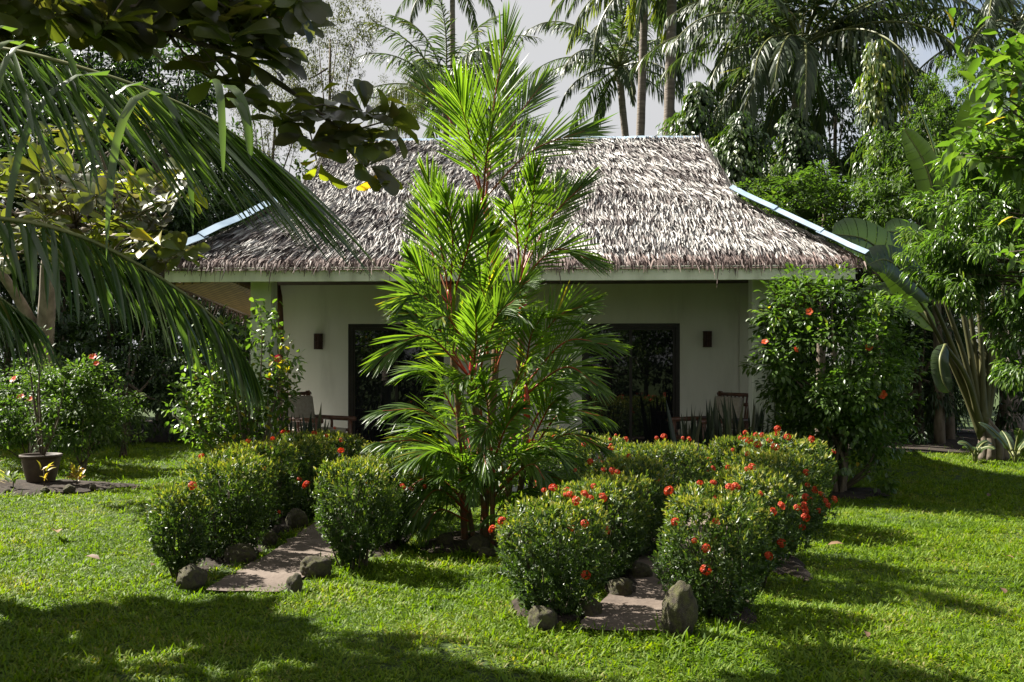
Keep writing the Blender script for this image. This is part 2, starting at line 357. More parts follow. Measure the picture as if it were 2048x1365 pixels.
# ---------------------------------------------------------------- sky, sun, camera
world = bpy.data.worlds.new('World'); SC.world = world; world.use_nodes = True
def build_world():
    nt = world.node_tree; nt.nodes.clear()
    out = nt.nodes.new('ShaderNodeOutputWorld'); bg = nt.nodes.new('ShaderNodeBackground')
    sk = N(nt, 'ShaderNodeTexSky', sky_type='NISHITA')
    sk.sun_disc = False; sk.sun_elevation = math.asin(SUN.z); sk.sun_rotation = math.atan2(SUN.x, SUN.y)
    sk.dust_density = 2.0; sk.air_density = 1.0
    tc = nt.nodes.new('ShaderNodeTexCoord')
    mp = nt.nodes.new('ShaderNodeMapping'); mp.inputs['Scale'].default_value = (1.0, 1.0, 2.2)
    nt.links.new(tc.outputs['Generated'], mp.inputs['Vector'])
    nz = N(nt, 'ShaderNodeTexNoise', Scale=1.9, Detail=7.0, Roughness=.55)
    nt.links.new(mp.outputs['Vector'], nz.inputs['Vector'])
    # clouds are thicker towards the sun (west) and thin out to the east
    sx = nt.nodes.new('ShaderNodeSeparateXYZ'); nt.links.new(tc.outputs['Generated'], sx.inputs[0])
    ma = N(nt, 'ShaderNodeMath', operation='MULTIPLY_ADD'); ma.inputs[1].default_value = -1.35; ma.inputs[2].default_value = .92
    nt.links.new(sx.outputs['X'], ma.inputs[0])
    my = N(nt, 'ShaderNodeMath', operation='MULTIPLY_ADD'); my.inputs[1].default_value = -.5; nt.links.new(sx.outputs['Y'], my.inputs[0]); nt.links.new(ma.outputs[0], my.inputs[2])  # unseen cloud thickened behind the camera to brighten the fascia
    ad = N(nt, 'ShaderNodeMath', operation='ADD'); nt.links.new(my.outputs[0], ad.inputs[0]); nt.links.new(nz.outputs['Fac'], ad.inputs[1])
    r = ramp(nt, [(0.42, (0, 0, 0)), (0.66, (1, 1, 1))]); nt.links.new(ad.outputs[0], r.inputs['Fac'])
    cl = ramp(nt, [(0.3, (3.6, 3.65, 3.75)), (0.7, (4.0, 4.0, 4.05))]); nt.links.new(nz.outputs['Fac'], cl.inputs['Fac'])
    mx = N(nt, 'ShaderNodeMix', data_type='RGBA')
    nt.links.new(r.outputs['Color'], mx.inputs[0]); nt.links.new(sk.outputs[0], mx.inputs[6]); nt.links.new(cl.outputs['Color'], mx.inputs[7])
    nt.links.new(mx.outputs[2], bg.inputs['Color']); bg.inputs['Strength'].default_value = SKY_STRENGTH
    nt.links.new(bg.outputs[0], out.inputs['Surface'])
SKY_STRENGTH = 0.050
build_world()
ld = bpy.data.lights.new('sun', 'SUN'); ld.energy = 5.0; ld.angle = math.radians(.5); ld.color = (1, .95, .85)
lo = bpy.data.objects.new('sun', ld); COL.objects.link(lo); lo.rotation_euler = (-SUN).to_track_quat('-Z', 'Y').to_euler(); lo.location = (-20, 8, 22)
cd = bpy.data.cameras.new('camera'); cam = bpy.data.objects.new('camera', cd); COL.objects.link(cam)
cam.location = (0, 0, EYE); cam.rotation_euler = (math.pi / 2, 0, 0)
cd.sensor_width = 36; cd.lens = F / 2048 * 36; cd.shift_y = (HOR - 682.5) / 2048; cd.clip_end = 2000; cd.clip_start = .05
SC.camera = cam
SC.view_settings.view_transform = 'Standard'; SC.view_settings.look = 'None'; SC.view_settings.gamma = 1
SC.view_settings.exposure = 1.85
SC.render.engine = 'CYCLES'
SC.cycles.max_bounces = 7; SC.cycles.diffuse_bounces = 4; SC.cycles.glossy_bounces = 3; SC.cycles.transmission_bounces = 4; SC.cycles.transparent_max_bounces = 4
SC.cycles.caustics_reflective = False; SC.cycles.caustics_refractive = False
SC.cycles.use_denoising = True

# ---------------------------------------------------------------- ground, paths, soil
def poly_sheet(name, pts, z, m, kind='structure'):
    mb = MB(); mb.add([(x, y, z) for x, y in pts], np.array([list(range(len(pts)))])); o = mb.build(name, m, smooth=False); tag(o, kind=kind); return o
def blob_sheet(name, c, rx, ry, z, m, seed, h=.03):
    """low mound with an uneven outline"""
    rs = RS(seed); a = np.linspace(0, 2 * math.pi, 48, endpoint=False)
    k = 1 + .13 * np.sin(3 * a + rs.uniform(0, 6)) + .09 * np.sin(7 * a + rs.uniform(0, 6)) + .05 * np.sin(13 * a + rs.uniform(0, 6))
    vs = [(c[0], c[1], z + h)]; 
    rings = [(.35, .95), (.7, .75), (.9, .35), (1.0, 0)]
    for q, hz in rings:
        for i in range(48): vs.append((c[0] + rx * q * k[i] * math.cos(a[i]), c[1] + ry * q * k[i] * math.sin(a[i]), z + h * hz * (1 + .3 * rs.normal())if q < 1 else z - .01))
    t = np.array([[0, 1 + i, 1 + (i + 1) % 48] for i in range(48)])
    qd = np.array([[1 + r * 48 + i, 1 + (r + 1) * 48 + i, 1 + (r + 1) * 48 + (i + 1) % 48, 1 + r * 48 + (i + 1) % 48] for r in range(3) for i in range(48)])
    mb = MB(); mb.add(vs, [t, qd]); o = mb.build(name, m); tag(o, kind='structure'); return o
def build_ground():
    rs = RS(3); mb = MB()
    xs = np.concatenate([[-400, -150, -60, -30], np.linspace(-16, 16, 129), [30, 60, 150, 400]]); ys = np.concatenate([[-400, -100, -30, -8], np.linspace(0, 26, 105), [34, 50, 90, 200, 500]])
    X, Y = np.meshgrid(xs, ys); Z = .012 * np.sin(X * 1.7 + .6 * Y) + .012 * np.sin(Y * 2.3 - X * .8) + .008 * np.sin(X * 4.1 + Y * 3.7) - .032
    nx = len(xs); ny = len(ys); i = np.arange(nx * ny).reshape(ny, nx)
    mb.add(np.stack([X, Y, Z], 2).reshape(-1, 3), np.stack([i[:-1, :-1], i[:-1, 1:], i[1:, 1:], i[1:, :-1]], 2).reshape(-1, 4))
    o = mb.build('ground', M_GROUND); tag(o, kind='structure')
build_ground()
# path beside the flowerpot and path behind the upright stone
PATH_A = [(-2.30, 7.42), (-1.72, 7.36), (-1.56, 8.6), (-1.42, 10.6), (-1.40, 13.6), (-2.10, 13.6), (-2.08, 10.6), (-2.16, 8.8)]
PATH_B = [(.40, 6.33), (.98, 6.27), (1.62, 8.0), (2.32, 10.0), (2.45, 13.6), (1.75, 13.6), (1.55, 10.2), (.98, 8.2)]
def ragged(pp, seed):
    rs = RS(seed); out = []
    for (x0, y0), (x1, y1) in zip(pp, pp[1:] + pp[:1]):
        n = max(2, int(math.hypot(x1 - x0, y1 - y0) / .09))
        for k in range(n): out.append((x0 + (x1 - x0) * k / n + rs.normal() * .014, y0 + (y1 - y0) * k / n + rs.normal() * .014))
    return out
for nm, pp, sd in (('path', PATH_A, 1), ('path', PATH_B, 2)): poly_sheet(nm, ragged(pp, sd), .007, M_PATH)
SOILS = [(-2.50, 9.8, .24, 2.1), (-1.22, 9.9, .20, 1.6), (-.25, 9.45, .62, .55), (.85, 8.3, .22, 1.0), (.26, 6.95, .24, .42), (1.5, 7.25, .24, .68), (2.25, 8.9, .24, 1.0), (-6.55, 13.6, 1.15, .8), (4.2, 13.0, .75, .5), (1.35, 9.8, .3, 1.2)]
for i, (x, y, rx, ry) in enumerate(SOILS): blob_sheet('soil', (x, y), rx, ry, -.004 + .0007 * i, M_SOIL, 40 + i, .035)
# leaf litter and bare earth under the trees beyond the lawn
blob_sheet('soil', (-9.5, 25.0), 8.0, 3.6, 0, M_SOIL, 61, .10)
blob_sheet('soil', (9.5, 22.4), 5.6, 3.1, 0, M_SOIL, 62, .10)

def in_poly(x, y, poly):
    c = np.zeros(len(x), bool); n = len(poly)
    for i in range(n):
        x1, y1 = poly[i]; x2, y2 = poly[(i + 1) % n]
        if y1 == y2: continue
        c ^= ((y1 > y) != (y2 > y)) & (x < (x2 - x1) * (y - y1) / (y2 - y1) + x1)
    return c
def build_grass():
    rs = RS(11)
    # one tuft of broad low blades, scattered by the lawn's own geometry nodes
    tufts = bpy.data.collections.new('grass_tufts')
    for q in range(5):
        mb = MB(); n = 15 if q < 4 else 9
        a = rs.uniform(0, 6.28, n); r = np.sqrt(rs.uniform(0, 1, n)) * .045
        P = np.stack([r * np.cos(a), r * np.sin(a), np.full(n, -.01)], 1)
        b = a + rs.normal(size=n) * .9; el = rs.uniform(.45, 1.35, n) if q < 3 else rs.uniform(.9, 1.5, n) if q == 3 else rs.uniform(.15, .7, n)
        D = np.stack([np.cos(b) * np.cos(el), np.sin(b) * np.cos(el), np.sin(el)], 1)
        S = np.stack([-np.sin(b), np.cos(b), rs.normal(size=n) * .3], 1)
        strips(mb, P, D, S, rs.uniform(.022, .050, n) * (1 if q < 3 else 1.4 if q == 3 else .8), rs.uniform(.0055, .0095, n) * (1 if q < 4 else 2.0), rs.uniform(.6, 1.8, n), 3, 0, np.clip(rs.normal(.5, .24, n), 0, 1))
        o = bpy.data.objects.new('grass_tuft', mb.mesh('grass_tuft', L_GRASS)); tufts.objects.link(o)
    pts = []
    for (y0, y1, dens) in ((4.7, 7.5, 900), (7.5, 10.5, 580), (10.5, 14.5, 340), (14.5, 21.5, 180)):
        w = .56 * y1 + .8; n = int(dens * 2 * w * (y1 - y0))
        pts.append(np.stack([rs.uniform(-w, w, n), rs.uniform(y0, y1, n)], 1))
    p = np.concatenate(pts)
    keep = (np.abs(p[:, 0]) < .53 * p[:, 1] + .8) & ~(in_poly(p[:, 0] + rs.normal(size=len(p)) * .035, p[:, 1] - .06 + rs.normal(size=len(p)) * .05, PATH_A) | in_poly(p[:, 0] + rs.normal(size=len(p)) * .035, p[:, 1] - .06 + rs.normal(size=len(p)) * .05, PATH_B))
    for (x, y, rx, ry) in SOILS: keep &= (((p[:, 0] - x) / rx) ** 2 + ((p[:, 1] - y) / ry) ** 2) > rs.uniform(.3, 1.0, len(p))
    keep &= ~((np.abs(p[:, 0]) < 4.0) & (p[:, 1] > 13.6))
    p = p[keep]
    # thin and thick spots
    nz = np.sin(p[:, 0] * 3.1 + 1.3 * np.sin(p[:, 1] * 2.2)) + np.sin(p[:, 1] * 4.3 + 1.7 * np.sin(p[:, 0] * 1.9))
    p = p[rs.uniform(0, 1, len(p)) < .86 + .12 * nz]
    z = .012 * np.sin(p[:, 0] * 1.7 + .6 * p[:, 1]) + .012 * np.sin(p[:, 1] * 2.3 - p[:, 0] * .8) + .008 * np.sin(p[:, 0] * 4.1 + p[:, 1] * 3.7) - .02
    me = bpy.data.meshes.new('grass'); me.vertices.add(len(p)); me.vertices.foreach_set('co', np.column_stack([p, z]).astype(np.float32).ravel()); me.update()
    me.materials.append(L_GRASS)
    sc = me.attributes.new('size', 'FLOAT', 'POINT')
    sz = (1 + .18 * np.sin(p[:, 0] * 1.3 + p[:, 1]) + rs.normal(size=len(p)) * .22) * np.interp(p[:, 1], [5, 10, 20], [1.0, 1.15, 1.5])
    # longer uncut grass against the stones and shrub rows
    for (x, y, r) in ((1.02, 6.2, .34), (-1.45, 7.3, .5), (-.3, 9.2, .9), (-2.75, 8.0, .5), (.2, 6.3, .4), (-1.1, 8.4, .6), (-6.6, 12.9, .8)):
        d = np.hypot(p[:, 0] - x, p[:, 1] - y); sz *= 1 + (1.3 if r < .45 else .8) * np.clip(1 - d / r, 0, 1) * rs.uniform(.2, 1, len(p))
    sc.data.foreach_set('value', np.clip(sz, .45, 3).astype(np.float32))
    o = put('grass', me); tag(o, 'low green lawn grass around the house and paths', 'grass', kind='stuff')
    ng = bpy.data.node_groups.new('lawn', 'GeometryNodeTree')
    ng.interface.new_socket('Geometry', in_out='INPUT', socket_type='NodeSocketGeometry'); ng.interface.new_socket('Geometry', in_out='OUTPUT', socket_type='NodeSocketGeometry')
    gi = ng.nodes.new('NodeGroupInput'); go = ng.nodes.new('NodeGroupOutput')
    ip = ng.nodes.new('GeometryNodeInstanceOnPoints'); ci = ng.nodes.new('GeometryNodeCollectionInfo')
    ci.inputs['Collection'].default_value = tufts; ci.inputs['Separate Children'].default_value = True; ci.inputs['Reset Children'].default_value = True
    rv = ng.nodes.new('FunctionNodeRandomValue'); rv.data_type = 'FLOAT_VECTOR'; rv.inputs[0].default_value = (-.12, -.12, 0); rv.inputs[1].default_value = (.12, .12, 6.283)
    na = ng.nodes.new('GeometryNodeInputNamedAttribute'); na.data_type = 'FLOAT'; na.inputs['Name'].default_value = 'size'
    ng.links.new(gi.outputs[0], ip.inputs['Points']); ng.links.new(ci.outputs[0], ip.inputs['Instance']); ip.inputs['Pick Instance'].default_value = True
    ng.links.new(rv.outputs[0], ip.inputs['Rotation']); ng.links.new(na.outputs[0], ip.inputs['Scale'])
    ng.links.new(ip.outputs[0], go.inputs[0])
    md = o.modifiers.new('lawn', 'NODES'); md.node_group = ng
L_GRASS = leaf_mat('grass_blade', [(0.0, (.032, .092, .007)), (0.55, (.070, .162, .012)), (0.92, (.11, .20, .018)), (1.0, (.22, .20, .07))], .38, tcol=(1.8, 1.9, .3), rough=.55, spec=.16, nscale=1.1, amp=1.0, warm=1.42)
build_grass()

# ---------------------------------------------------------------- the house
HYAW = -.05; HO = np.array([.02, 15.7, 0.0])
def HT(x, y, z):
    c, s = math.cos(HYAW), math.sin(HYAW)
    return (HO[0] + c * x - s * y, HO[1] + s * x + c * y, z)
house = thing('thatched_house', 'white bungalow under a big grey thatched roof behind the red palm', 'house', HO, HYAW)
def hpart(mb, name, m, parent=None, **k): return mb.build(name, m, parent or house, **k)
def build_house():
    FZ = .28
    mb = MB(); box(mb, (0, .6, FZ / 2), (7.9, 5.3, FZ)); hpart(mb, 'porch_floor', M_FLOOR, smooth=False, bevel=.012)
    mb = MB(); box(mb, (0, -2.35, .07), (3.2, .6, .14)); hpart(mb, 'step', M_FLOOR, smooth=False, bevel=.012)
    DL, DR, DH = (-2.63, -1.10), (1.08, 2.61), 2.31
    mb = MB(); T = .15; H = 3.08; X = 3.72
    def wb(x0, x1, z0, z1, y0=0, y1=T): box(mb, ((x0 + x1) / 2, (y0 + y1) / 2, (z0 + z1) / 2), (x1 - x0, y1 - y0, z1 - z0))
    for x0, x1 in ((-X, DL[0]), (DL[1], DR[0]), (DR[1], X)): wb(x0, x1, FZ, DH)
    wb(-X, X, DH, H)
    wb(-X, -X + T, FZ, H, T, 3.0); wb(X - T, X, FZ, H, T, 3.0); wb(-X, X, FZ, H, 3.0, 3.0 + T)
    hpart(mb, 'wall', M_WALL, smooth=False)
    mb = MB(); box(mb, (X - .09, -.012, (FZ + H) / 2), (.2, .024, H - FZ)); hpart(mb, 'pilaster', M_WALL, smooth=False, bevel=.006)
    for d0, d1 in (DL, DR):
        dm = MB(); w = .06; c = (d0 + d1) / 2
        box(dm, (d0 + w / 2, .06, (FZ + DH) / 2), (w, .10, DH - FZ)); box(dm, (d1 - w / 2, .06, (FZ + DH) / 2), (w, .10, DH - FZ))
        box(dm, (c, .06, DH - w / 2), (d1 - d0 - 2 * w, .10, w)); box(dm, (c, .06, FZ + .03), (d1 - d0 - 2 * w, .10, .06))
        do = hpart(dm, 'sliding_door', M_DFRAME, smooth=False)
        hw = (d1 - d0) / 2 - w
        for k in (0, 1):
            x0 = d0 + w + k * (hw - .025); x1 = x0 + hw + .025; yy = .045 + .032 * k
            f = MB(); s = .045
            for (a, b, z0, z1) in ((x0, x0 + s, FZ + .06, DH - w), (x1 - s, x1, FZ + .06, DH - w), (x0 + s, x1 - s, DH - w - s, DH - w), (x0 + s, x1 - s, FZ + .06, FZ + .06 + s)):
                box(f, ((a + b) / 2, yy, (z0 + z1) / 2), (b - a, .03, z1 - z0))
            fo = hpart(f, 'sash', M_DFRAME, do, smooth=False)
            g = MB(); box(g, ((x0 + x1) / 2, yy, (FZ + DH) / 2), (x1 - x0 - 2 * s + .004, .008, DH - FZ - w - 2 * s - .05)); hpart(g, 'glass', M_GLASS, do, smooth=False)
    for x in (-3.47, 3.53):
        mb = MB(); box(mb, (x, -1.7, (FZ + 2.97) / 2), (.30, .30, 2.97 - FZ)); hpart(mb, 'column', M_TRIM, smooth=False, bevel=.01)
    for x in (-3.72, 3.79):   # bamboo drain post at the wall's end
        mb = MB(); tube(mb, [(x, -.12 + .03 * k, .28 + .45 * k) for k in range(7)], .055, 10); hpart(mb, 'post', M_WOOD)
    mb = MB(); box(mb, (0, -2.5, 2.875), (9.16, .045, .19)); hpart(mb, 'fascia', M_TRIM, smooth=False, bevel=.006)
    mb = MB(); box(mb, (0, -2.35, 2.89), (8.9, .10, .10)); hpart(mb, 'beam', M_WOOD, smooth=False)
    mb = MB(); box(mb, (0, -1.14, 3.02), (8.6, 2.3, .03)); hpart(mb, 'porch_ceiling', M_MAT, smooth=False)
    for s in (-1, 1):
        x0, x1 = s * 3.74, s * 4.52; mb = MB()
        v = [(x0, -2.42, 2.80), (x1, -2.42, 2.74), (x1, 5.0, 2.18), (x0, 5.0, 2.42)]
        v = v + [(a, b, c + .03) for a, b, c in v]
        mb.add(v, np.array([[0, 1, 2, 3], [7, 6, 5, 4], [0, 4, 5, 1], [1, 5, 6, 2], [2, 6, 7, 3], [3, 7, 4, 0]])); hpart(mb, 'eave_lining', M_MAT, smooth=False)
        mb = MB(); tube(mb, [(x1, -2.40, 2.77), (x1, 1.2, 2.49), (x1, 5.0, 2.20)], .045, 6); hpart(mb, 'rafter', M_WOOD)
    # roof
    EX, BX, RX = 4.68, 3.32, 3.05
    ev = [(-EX, -2.55, 2.93), (EX, -2.55, 2.93), (EX, 5.15, 2.93), (-EX, 5.15, 2.93)]
    bv = [(-BX, -.82, 4.06), (BX, -.82, 4.06), (BX, 3.42, 4.06), (-BX, 3.42, 4.06)]
    rv = [(-RX, 1.3, 5.46), (RX, 1.3, 5.46)]
    V = np.array(ev + bv + rv); 
    mb = MB(); mb.add(V, [np.array([[0, 1, 5, 4], [1, 2, 6, 5], [2, 3, 7, 6], [3, 0, 4, 7], [4, 5, 9, 8], [6, 7, 8, 9], [3, 2, 1, 0]]), np.array([[5, 6, 9], [7, 4, 8]])])
    roof = hpart(mb, 'roof', M_UNDER, smooth=False)
    rs = RS(5); mb = MB()
    A, B = np.array([0, -2.55, 2.95]), np.array([0, 1.3, 5.50])
    def hw(t): return np.interp(t, [-.1, 0, .445, 1], [EX, EX, BX, RX])
    sl = np.linalg.norm(B - A); up = (B - A) / sl; nf = np.cross([1.0, 0, 0], up)
    def rows(fn, up, nf, ax, length, xext, eave_m, dens=70, row=.076):
        nr = int(length / row)
        for r in range(nr + 1):
            t = r / nr; h0, h1 = xext(t); n = int((h1 - h0) * dens)
            if n < 2: continue
            x = rs.uniform(h0 - .03, h1 + .03, n)
            tt = t + (rs.normal(size=n) * .030 + .012 * np.sin(x * 5 + r) + .01 * np.sin(x * 13 + 2 * r)) / length * 1.2 + (.20 if r else .25) / length
            P = fn(x, np.minimum(tt, 1.0 + .03 / length)) + nf * (.015 + .012 * rs.uniform(0, 1, n))[:, None]
            an = rs.normal(size=n) * .13 + .055 * x * (ax[0] > .5) + .20 * np.sin(x * 1.1 + r * .13 + 1.2 * np.sin(r * .21)) + .08 * np.sin(x * 3.7 - r * .5); lf = rs.uniform(.03, .28, n) + (.17 if r % 6 == 0 else 0) + (rs.uniform(0, 1, n) < .10) * .22
            D = -up[None] * np.cos(an)[:, None] + ax[None] * np.sin(an)[:, None] + nf[None] * lf[:, None]
            S = ax[None] + nf[None] * (rs.normal(size=n) * .75)[:, None]
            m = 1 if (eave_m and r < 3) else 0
            blot_shade = .15 * np.sin(x * 1.3 + r * .21) * np.sin(r * .33 + x * .6) + (-.22 if r % 6 == 5 else -.10 if r % 6 == 4 else 0) - .22 * (np.sin(x * 2.3 + 1.7 * np.sin(r * .29)) * np.sin(r * .41 + 1.3 * np.sin(x * .9)) > .62)  # blotches, plus shadow painted into the rows below each raised course
            strips(mb, P, D, S, rs.uniform(.18, .31, n), rs.uniform(.011, .024, n), rs.uniform(.1, .55, n) + (.5 if r < 2 else 0), 2, m, np.clip(rs.normal(.50, .20, n) + blot_shade, 0, 1), [.9, 1, .3])
    rows(lambda x, t: np.stack([x, A[1] + (B - A)[1] * t, A[2] + (B - A)[2] * t - .05 * np.sin(np.pi * np.clip(t, 0, 1))], 1), up, nf, np.array([1.0, 0, 0]), sl, lambda t: (-hw(t), hw(t)), True)
    # hanging fringe of the front eave
    n = 900; x = rs.uniform(-EX, EX, n)
    P = np.stack([x, np.full(n, -2.55) + rs.normal(size=n) * .02, 3.03 + rs.normal(size=n) * .03], 1)
    D = np.stack([rs.normal(size=n) * .22, -.75 + rs.normal(size=n) * .2, -.75 + rs.normal(size=n) * .15], 1)
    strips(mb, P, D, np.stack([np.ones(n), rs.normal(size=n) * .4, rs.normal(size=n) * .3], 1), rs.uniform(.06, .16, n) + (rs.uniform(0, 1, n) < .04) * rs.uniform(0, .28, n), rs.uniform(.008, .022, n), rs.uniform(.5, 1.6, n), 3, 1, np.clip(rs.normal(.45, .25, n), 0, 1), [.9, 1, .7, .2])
    # side hips (below the break) and gable ends (above it), both ends
    for s in (-1, 1):
        a = np.array([s * EX, 0, 2.95]); b = np.array([s * BX, 0, 4.10]); l = np.linalg.norm(b - a); u = (b - a) / l; ax = np.array([0, 1.0, 0]); n2 = np.cross(ax, u) * s; n2 = n2 * np.sign(n2[2])
        rows(lambda x, t: np.stack([a[0] + (b - a)[0] * t, x, a[2] + (b - a)[2] * t], 1), u, n2, ax, l, lambda t: (-2.55 + 1.73 * t, 5.15 - 1.73 * t), True, 34)
        c = np.array([s * RX, 0, 5.50]); l2 = np.linalg.norm(c - b); u2 = (c - b) / l2; n3 = np.cross(ax, u2); n3 = n3 * np.sign(n3[0] * s)
        rows(lambda x, t: np.stack([b[0] + (c - b)[0] * t, x, b[2] + (c - b)[2] * t], 1), u2, n3, ax, l2, lambda t: (-.82 + 2.12 * t, 3.42 - 2.12 * t), False, 34)
        n = 420; y = rs.uniform(-2.5, 5.1, n)
        P = np.stack([np.full(n, s * EX), y, 2.95 - (y + 2.5) * .085], 1)
        D = np.stack([s * .35 + rs.normal(size=n) * .2, rs.normal(size=n) * .25, -1 + rs.normal(size=n) * .1], 1)
        strips(mb, P, D, np.stack([rs.normal(size=n) * .3, np.ones(n), rs.normal(size=n) * .3], 1), rs.uniform(.15, .36, n), rs.uniform(.011, .024, n), .8, 3, 1, np.clip(rs.normal(.4, .25, n), 0, 1), [.9, 1, .7, .2])
    # rear slope
    A2, B2 = np.array([0, 5.15, 2.95]), B; u4 = (B2 - A2) / np.linalg.norm(B2 - A2); n4 = np.cross(u4, [1.0, 0, 0]); n4 *= np.sign(n4[2])
    rows(lambda x, t: np.stack([x, A2[1] + (B2 - A2)[1] * t, A2[2] + (B2 - A2)[2] * t], 1), u4, n4, np.array([1.0, 0, 0]), sl, lambda t: (-hw(t), hw(t)), True, 20, .15)
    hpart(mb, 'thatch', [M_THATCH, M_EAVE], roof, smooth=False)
    # ridge cap: bent tin along the ridge
    mb = MB(); k = 40; xs = np.linspace(-RX - .03, RX + .03, k); ww = rs.normal(size=k) * .006
    prof = [(-.10, -.03), (-.05, .012), (0, .028), (.05, .012), (.10, -.03)]
    v = np.array([[(x, 1.3 + py, 5.515 + pz + ww[i]) for py, pz in prof] for i, x in enumerate(xs)]).reshape(-1, 3)
    fs = np.array([[i * 5 + j, i * 5 + j + 1, (i + 1) * 5 + j + 1, (i + 1) * 5 + j] for i in range(k - 1) for j in range(4)])
    mb.add(v, fs); hpart(mb, 'ridge_cap', M_METAL, roof, smooth=False)
    # tin sheets along the four lower hips
    for sx in (-1, 1):
        for (ya, yb, d) in ((-2.60, -.80, -1), (5.2, 3.4, 1)):
            a = np.array([sx * (EX + .05), ya, 2.965]); b = np.array([sx * (BX - .03), yb, 4.14]); u = (b - a) / np.linalg.norm(b - a)
            fr = np.array([-sx * 1.0, 0, 0]); fr = nrm(fr - u * (fr @ u)); sd = np.array([0, -d * 1.0, 0.0]); sd = nrm(sd - u * (sd @ u))
            mb = MB(); kk = 12; wv = rs.normal(size=(kk, 3)) * .006
            wa = .13 if sx < 0 else .08
            for i in range(kk):   # three lapped sheets
                sg = i // 4; t = sg / 3 - (.03 if sg else 0) + (1 / 3 + (.03 if sg else 0)) * (i % 4) / 3
                p = a + (b - a) * t + wv[i] + np.array([0, 0, .135 + .010 * (2 - sg) * (1 - (i % 4) / 3) + .012 * sg])
                mb.v.append(np.stack([p + fr * wa + [0, 0, .004], p + [0, 0, .03], p + sd * .16 + [0, 0, .004]])); mb.r.append(np.full(3, .5))
            mb.n = kk * 3
            mb.f.append((np.array([[i * 3 + j, i * 3 + j + 1, (i + 1) * 3 + j + 1, (i + 1) * 3 + j] for i in range(kk - 1) if i % 4 != 3 for j in (0, 1)]), 0))
            o = hpart(mb, 'hip_flashing', M_METAL, roof, smooth=False)
            sm = o.modifiers.new('thick', 'SOLIDIFY'); sm.thickness = .006
build_house()

# ---------------------------------------------------------------- things on the porch
def wall_lamp(x, z, label):
    t = thing('wall_lamp', label, 'wall lamp', HT(x, -.003, z), HYAW, 'carved wooden wall lamps beside the doors')
    mb = MB(); box(mb, (0, -.012, 0), (.10, .024, .25)); mb.build('back_plate', M_LAMP, t, smooth=False, bevel=.004)
    mb = MB()
    for i in range(9):
        a = math.pi * (i / 8); box(mb, (.06 * math.cos(a), -.026 - .075 * math.sin(a), 0), (.020, .012, .25), rz=a + math.pi / 2)
    for z0 in (-.115, 0, .115):
        lv = [(.068 * math.cos(math.pi * i / 10), -.026 - .083 * math.sin(math.pi * i / 10), z0) for i in range(11)]; tube(mb, lv, .007, 5)
    mb.build('lamp_shade', M_LAMP, t, smooth=False)
wall_lamp(-3.10, 2.03, 'small brown wall lamp between the bare leafy hibiscus and a dark door')
wall_lamp(3.03, 2.06, 'small brown wall lamp between a dark door and the big round hibiscus')

def bamboo_chair(x, y, rz, label):
    t = thing('bamboo_armchair', label, 'armchair', HT(x, y, .28), HYAW + rz, 'brown bamboo armchairs on the porch')
    w, d = .74, .72    # chair faces local -y
    for sx in (-1, 1):
        for (yy, h, lean) in ((-d / 2, .60, 0), (d / 2, .98, .13)):
            mb = MB(); tube(mb, [(sx * w / 2, yy, 0), (sx * w / 2, yy + lean * .35, h * .5), (sx * w / 2, yy + lean, h)], .034, 10)
            for zz in (.16, .33, .5): tube(mb, [(sx * w / 2, yy + lean * .7 * zz / h, zz - .006), (sx * w / 2, yy + lean * .7 * zz / h, zz + .006)], .037, 10)
            mb.build('leg', M_RATTAN, t)
        mb = MB(); tube(mb, [(sx * w / 2, -d / 2 - .10, .57), (sx * w / 2, d / 2 + .07, .58)], .036, 10); tube(mb, [(sx * w / 2, -d / 2 + .0, .40), (sx * w / 2, d / 2 + .05, .40)], .022, 8); tube(mb, [(sx * w / 2, 0, .40), (sx * w / 2, 0, .56)], .022, 8)
        mb.build('armrest', M_RATTAN, t)
    mb = MB()
    for yy in (-d / 2, d / 2 + .03): tube(mb, [(-w / 2, yy, .30), (w / 2, yy, .30)], .026, 8); tube(mb, [(-w / 2, yy, .14), (w / 2, yy, .14)], .020, 8)
    for i in range(9): tube(mb, [(-w / 2 + .04 + i * (w - .08) / 8, -d / 2, .33), (-w / 2 + .04 + i * (w - .08) / 8, d / 2, .31)], .016, 6)
    mb.build('seat', M_RATTAN, t)
    mb = MB()
    for zz, yy in ((.94, .12), (.80, .10), (.46, .05)): tube(mb, [(-w / 2 - .05, d / 2 + yy, zz), (w / 2 + .05, d / 2 + yy, zz)], .027, 8)
    for i in range(7): tube(mb, [(-w / 2 + .09 + i * (w - .18) / 6, d / 2 + .05, .46), (-w / 2 + .09 + i * (w - .18) / 6, d / 2 + .12, .94)], .015, 6)
    mb.build('backrest', M_RATTAN, t)
    mb = MB(); box(mb, (0, -.02, .385), (w - .10, d - .08, .10)); o = mb.build('seat_cushion', M_CUSH, t, bevel=.035)
    mb = MB(); R = Matrix.Rotation(-.15, 3, 'X'); box(mb, (0, d / 2 - .03, .68), (w - .12, .10, .46), R=np.array(R)); mb.build('back_cushion', M_CUSH, t, bevel=.035)
bamboo_chair(-2.92, -.95, math.radians(62), 'brown bamboo armchair on the porch near the leafy hibiscus and dark doorway')
bamboo_chair(2.92, -.95, math.radians(-62), 'brown bamboo armchair with beige cushion behind tall snake plants')

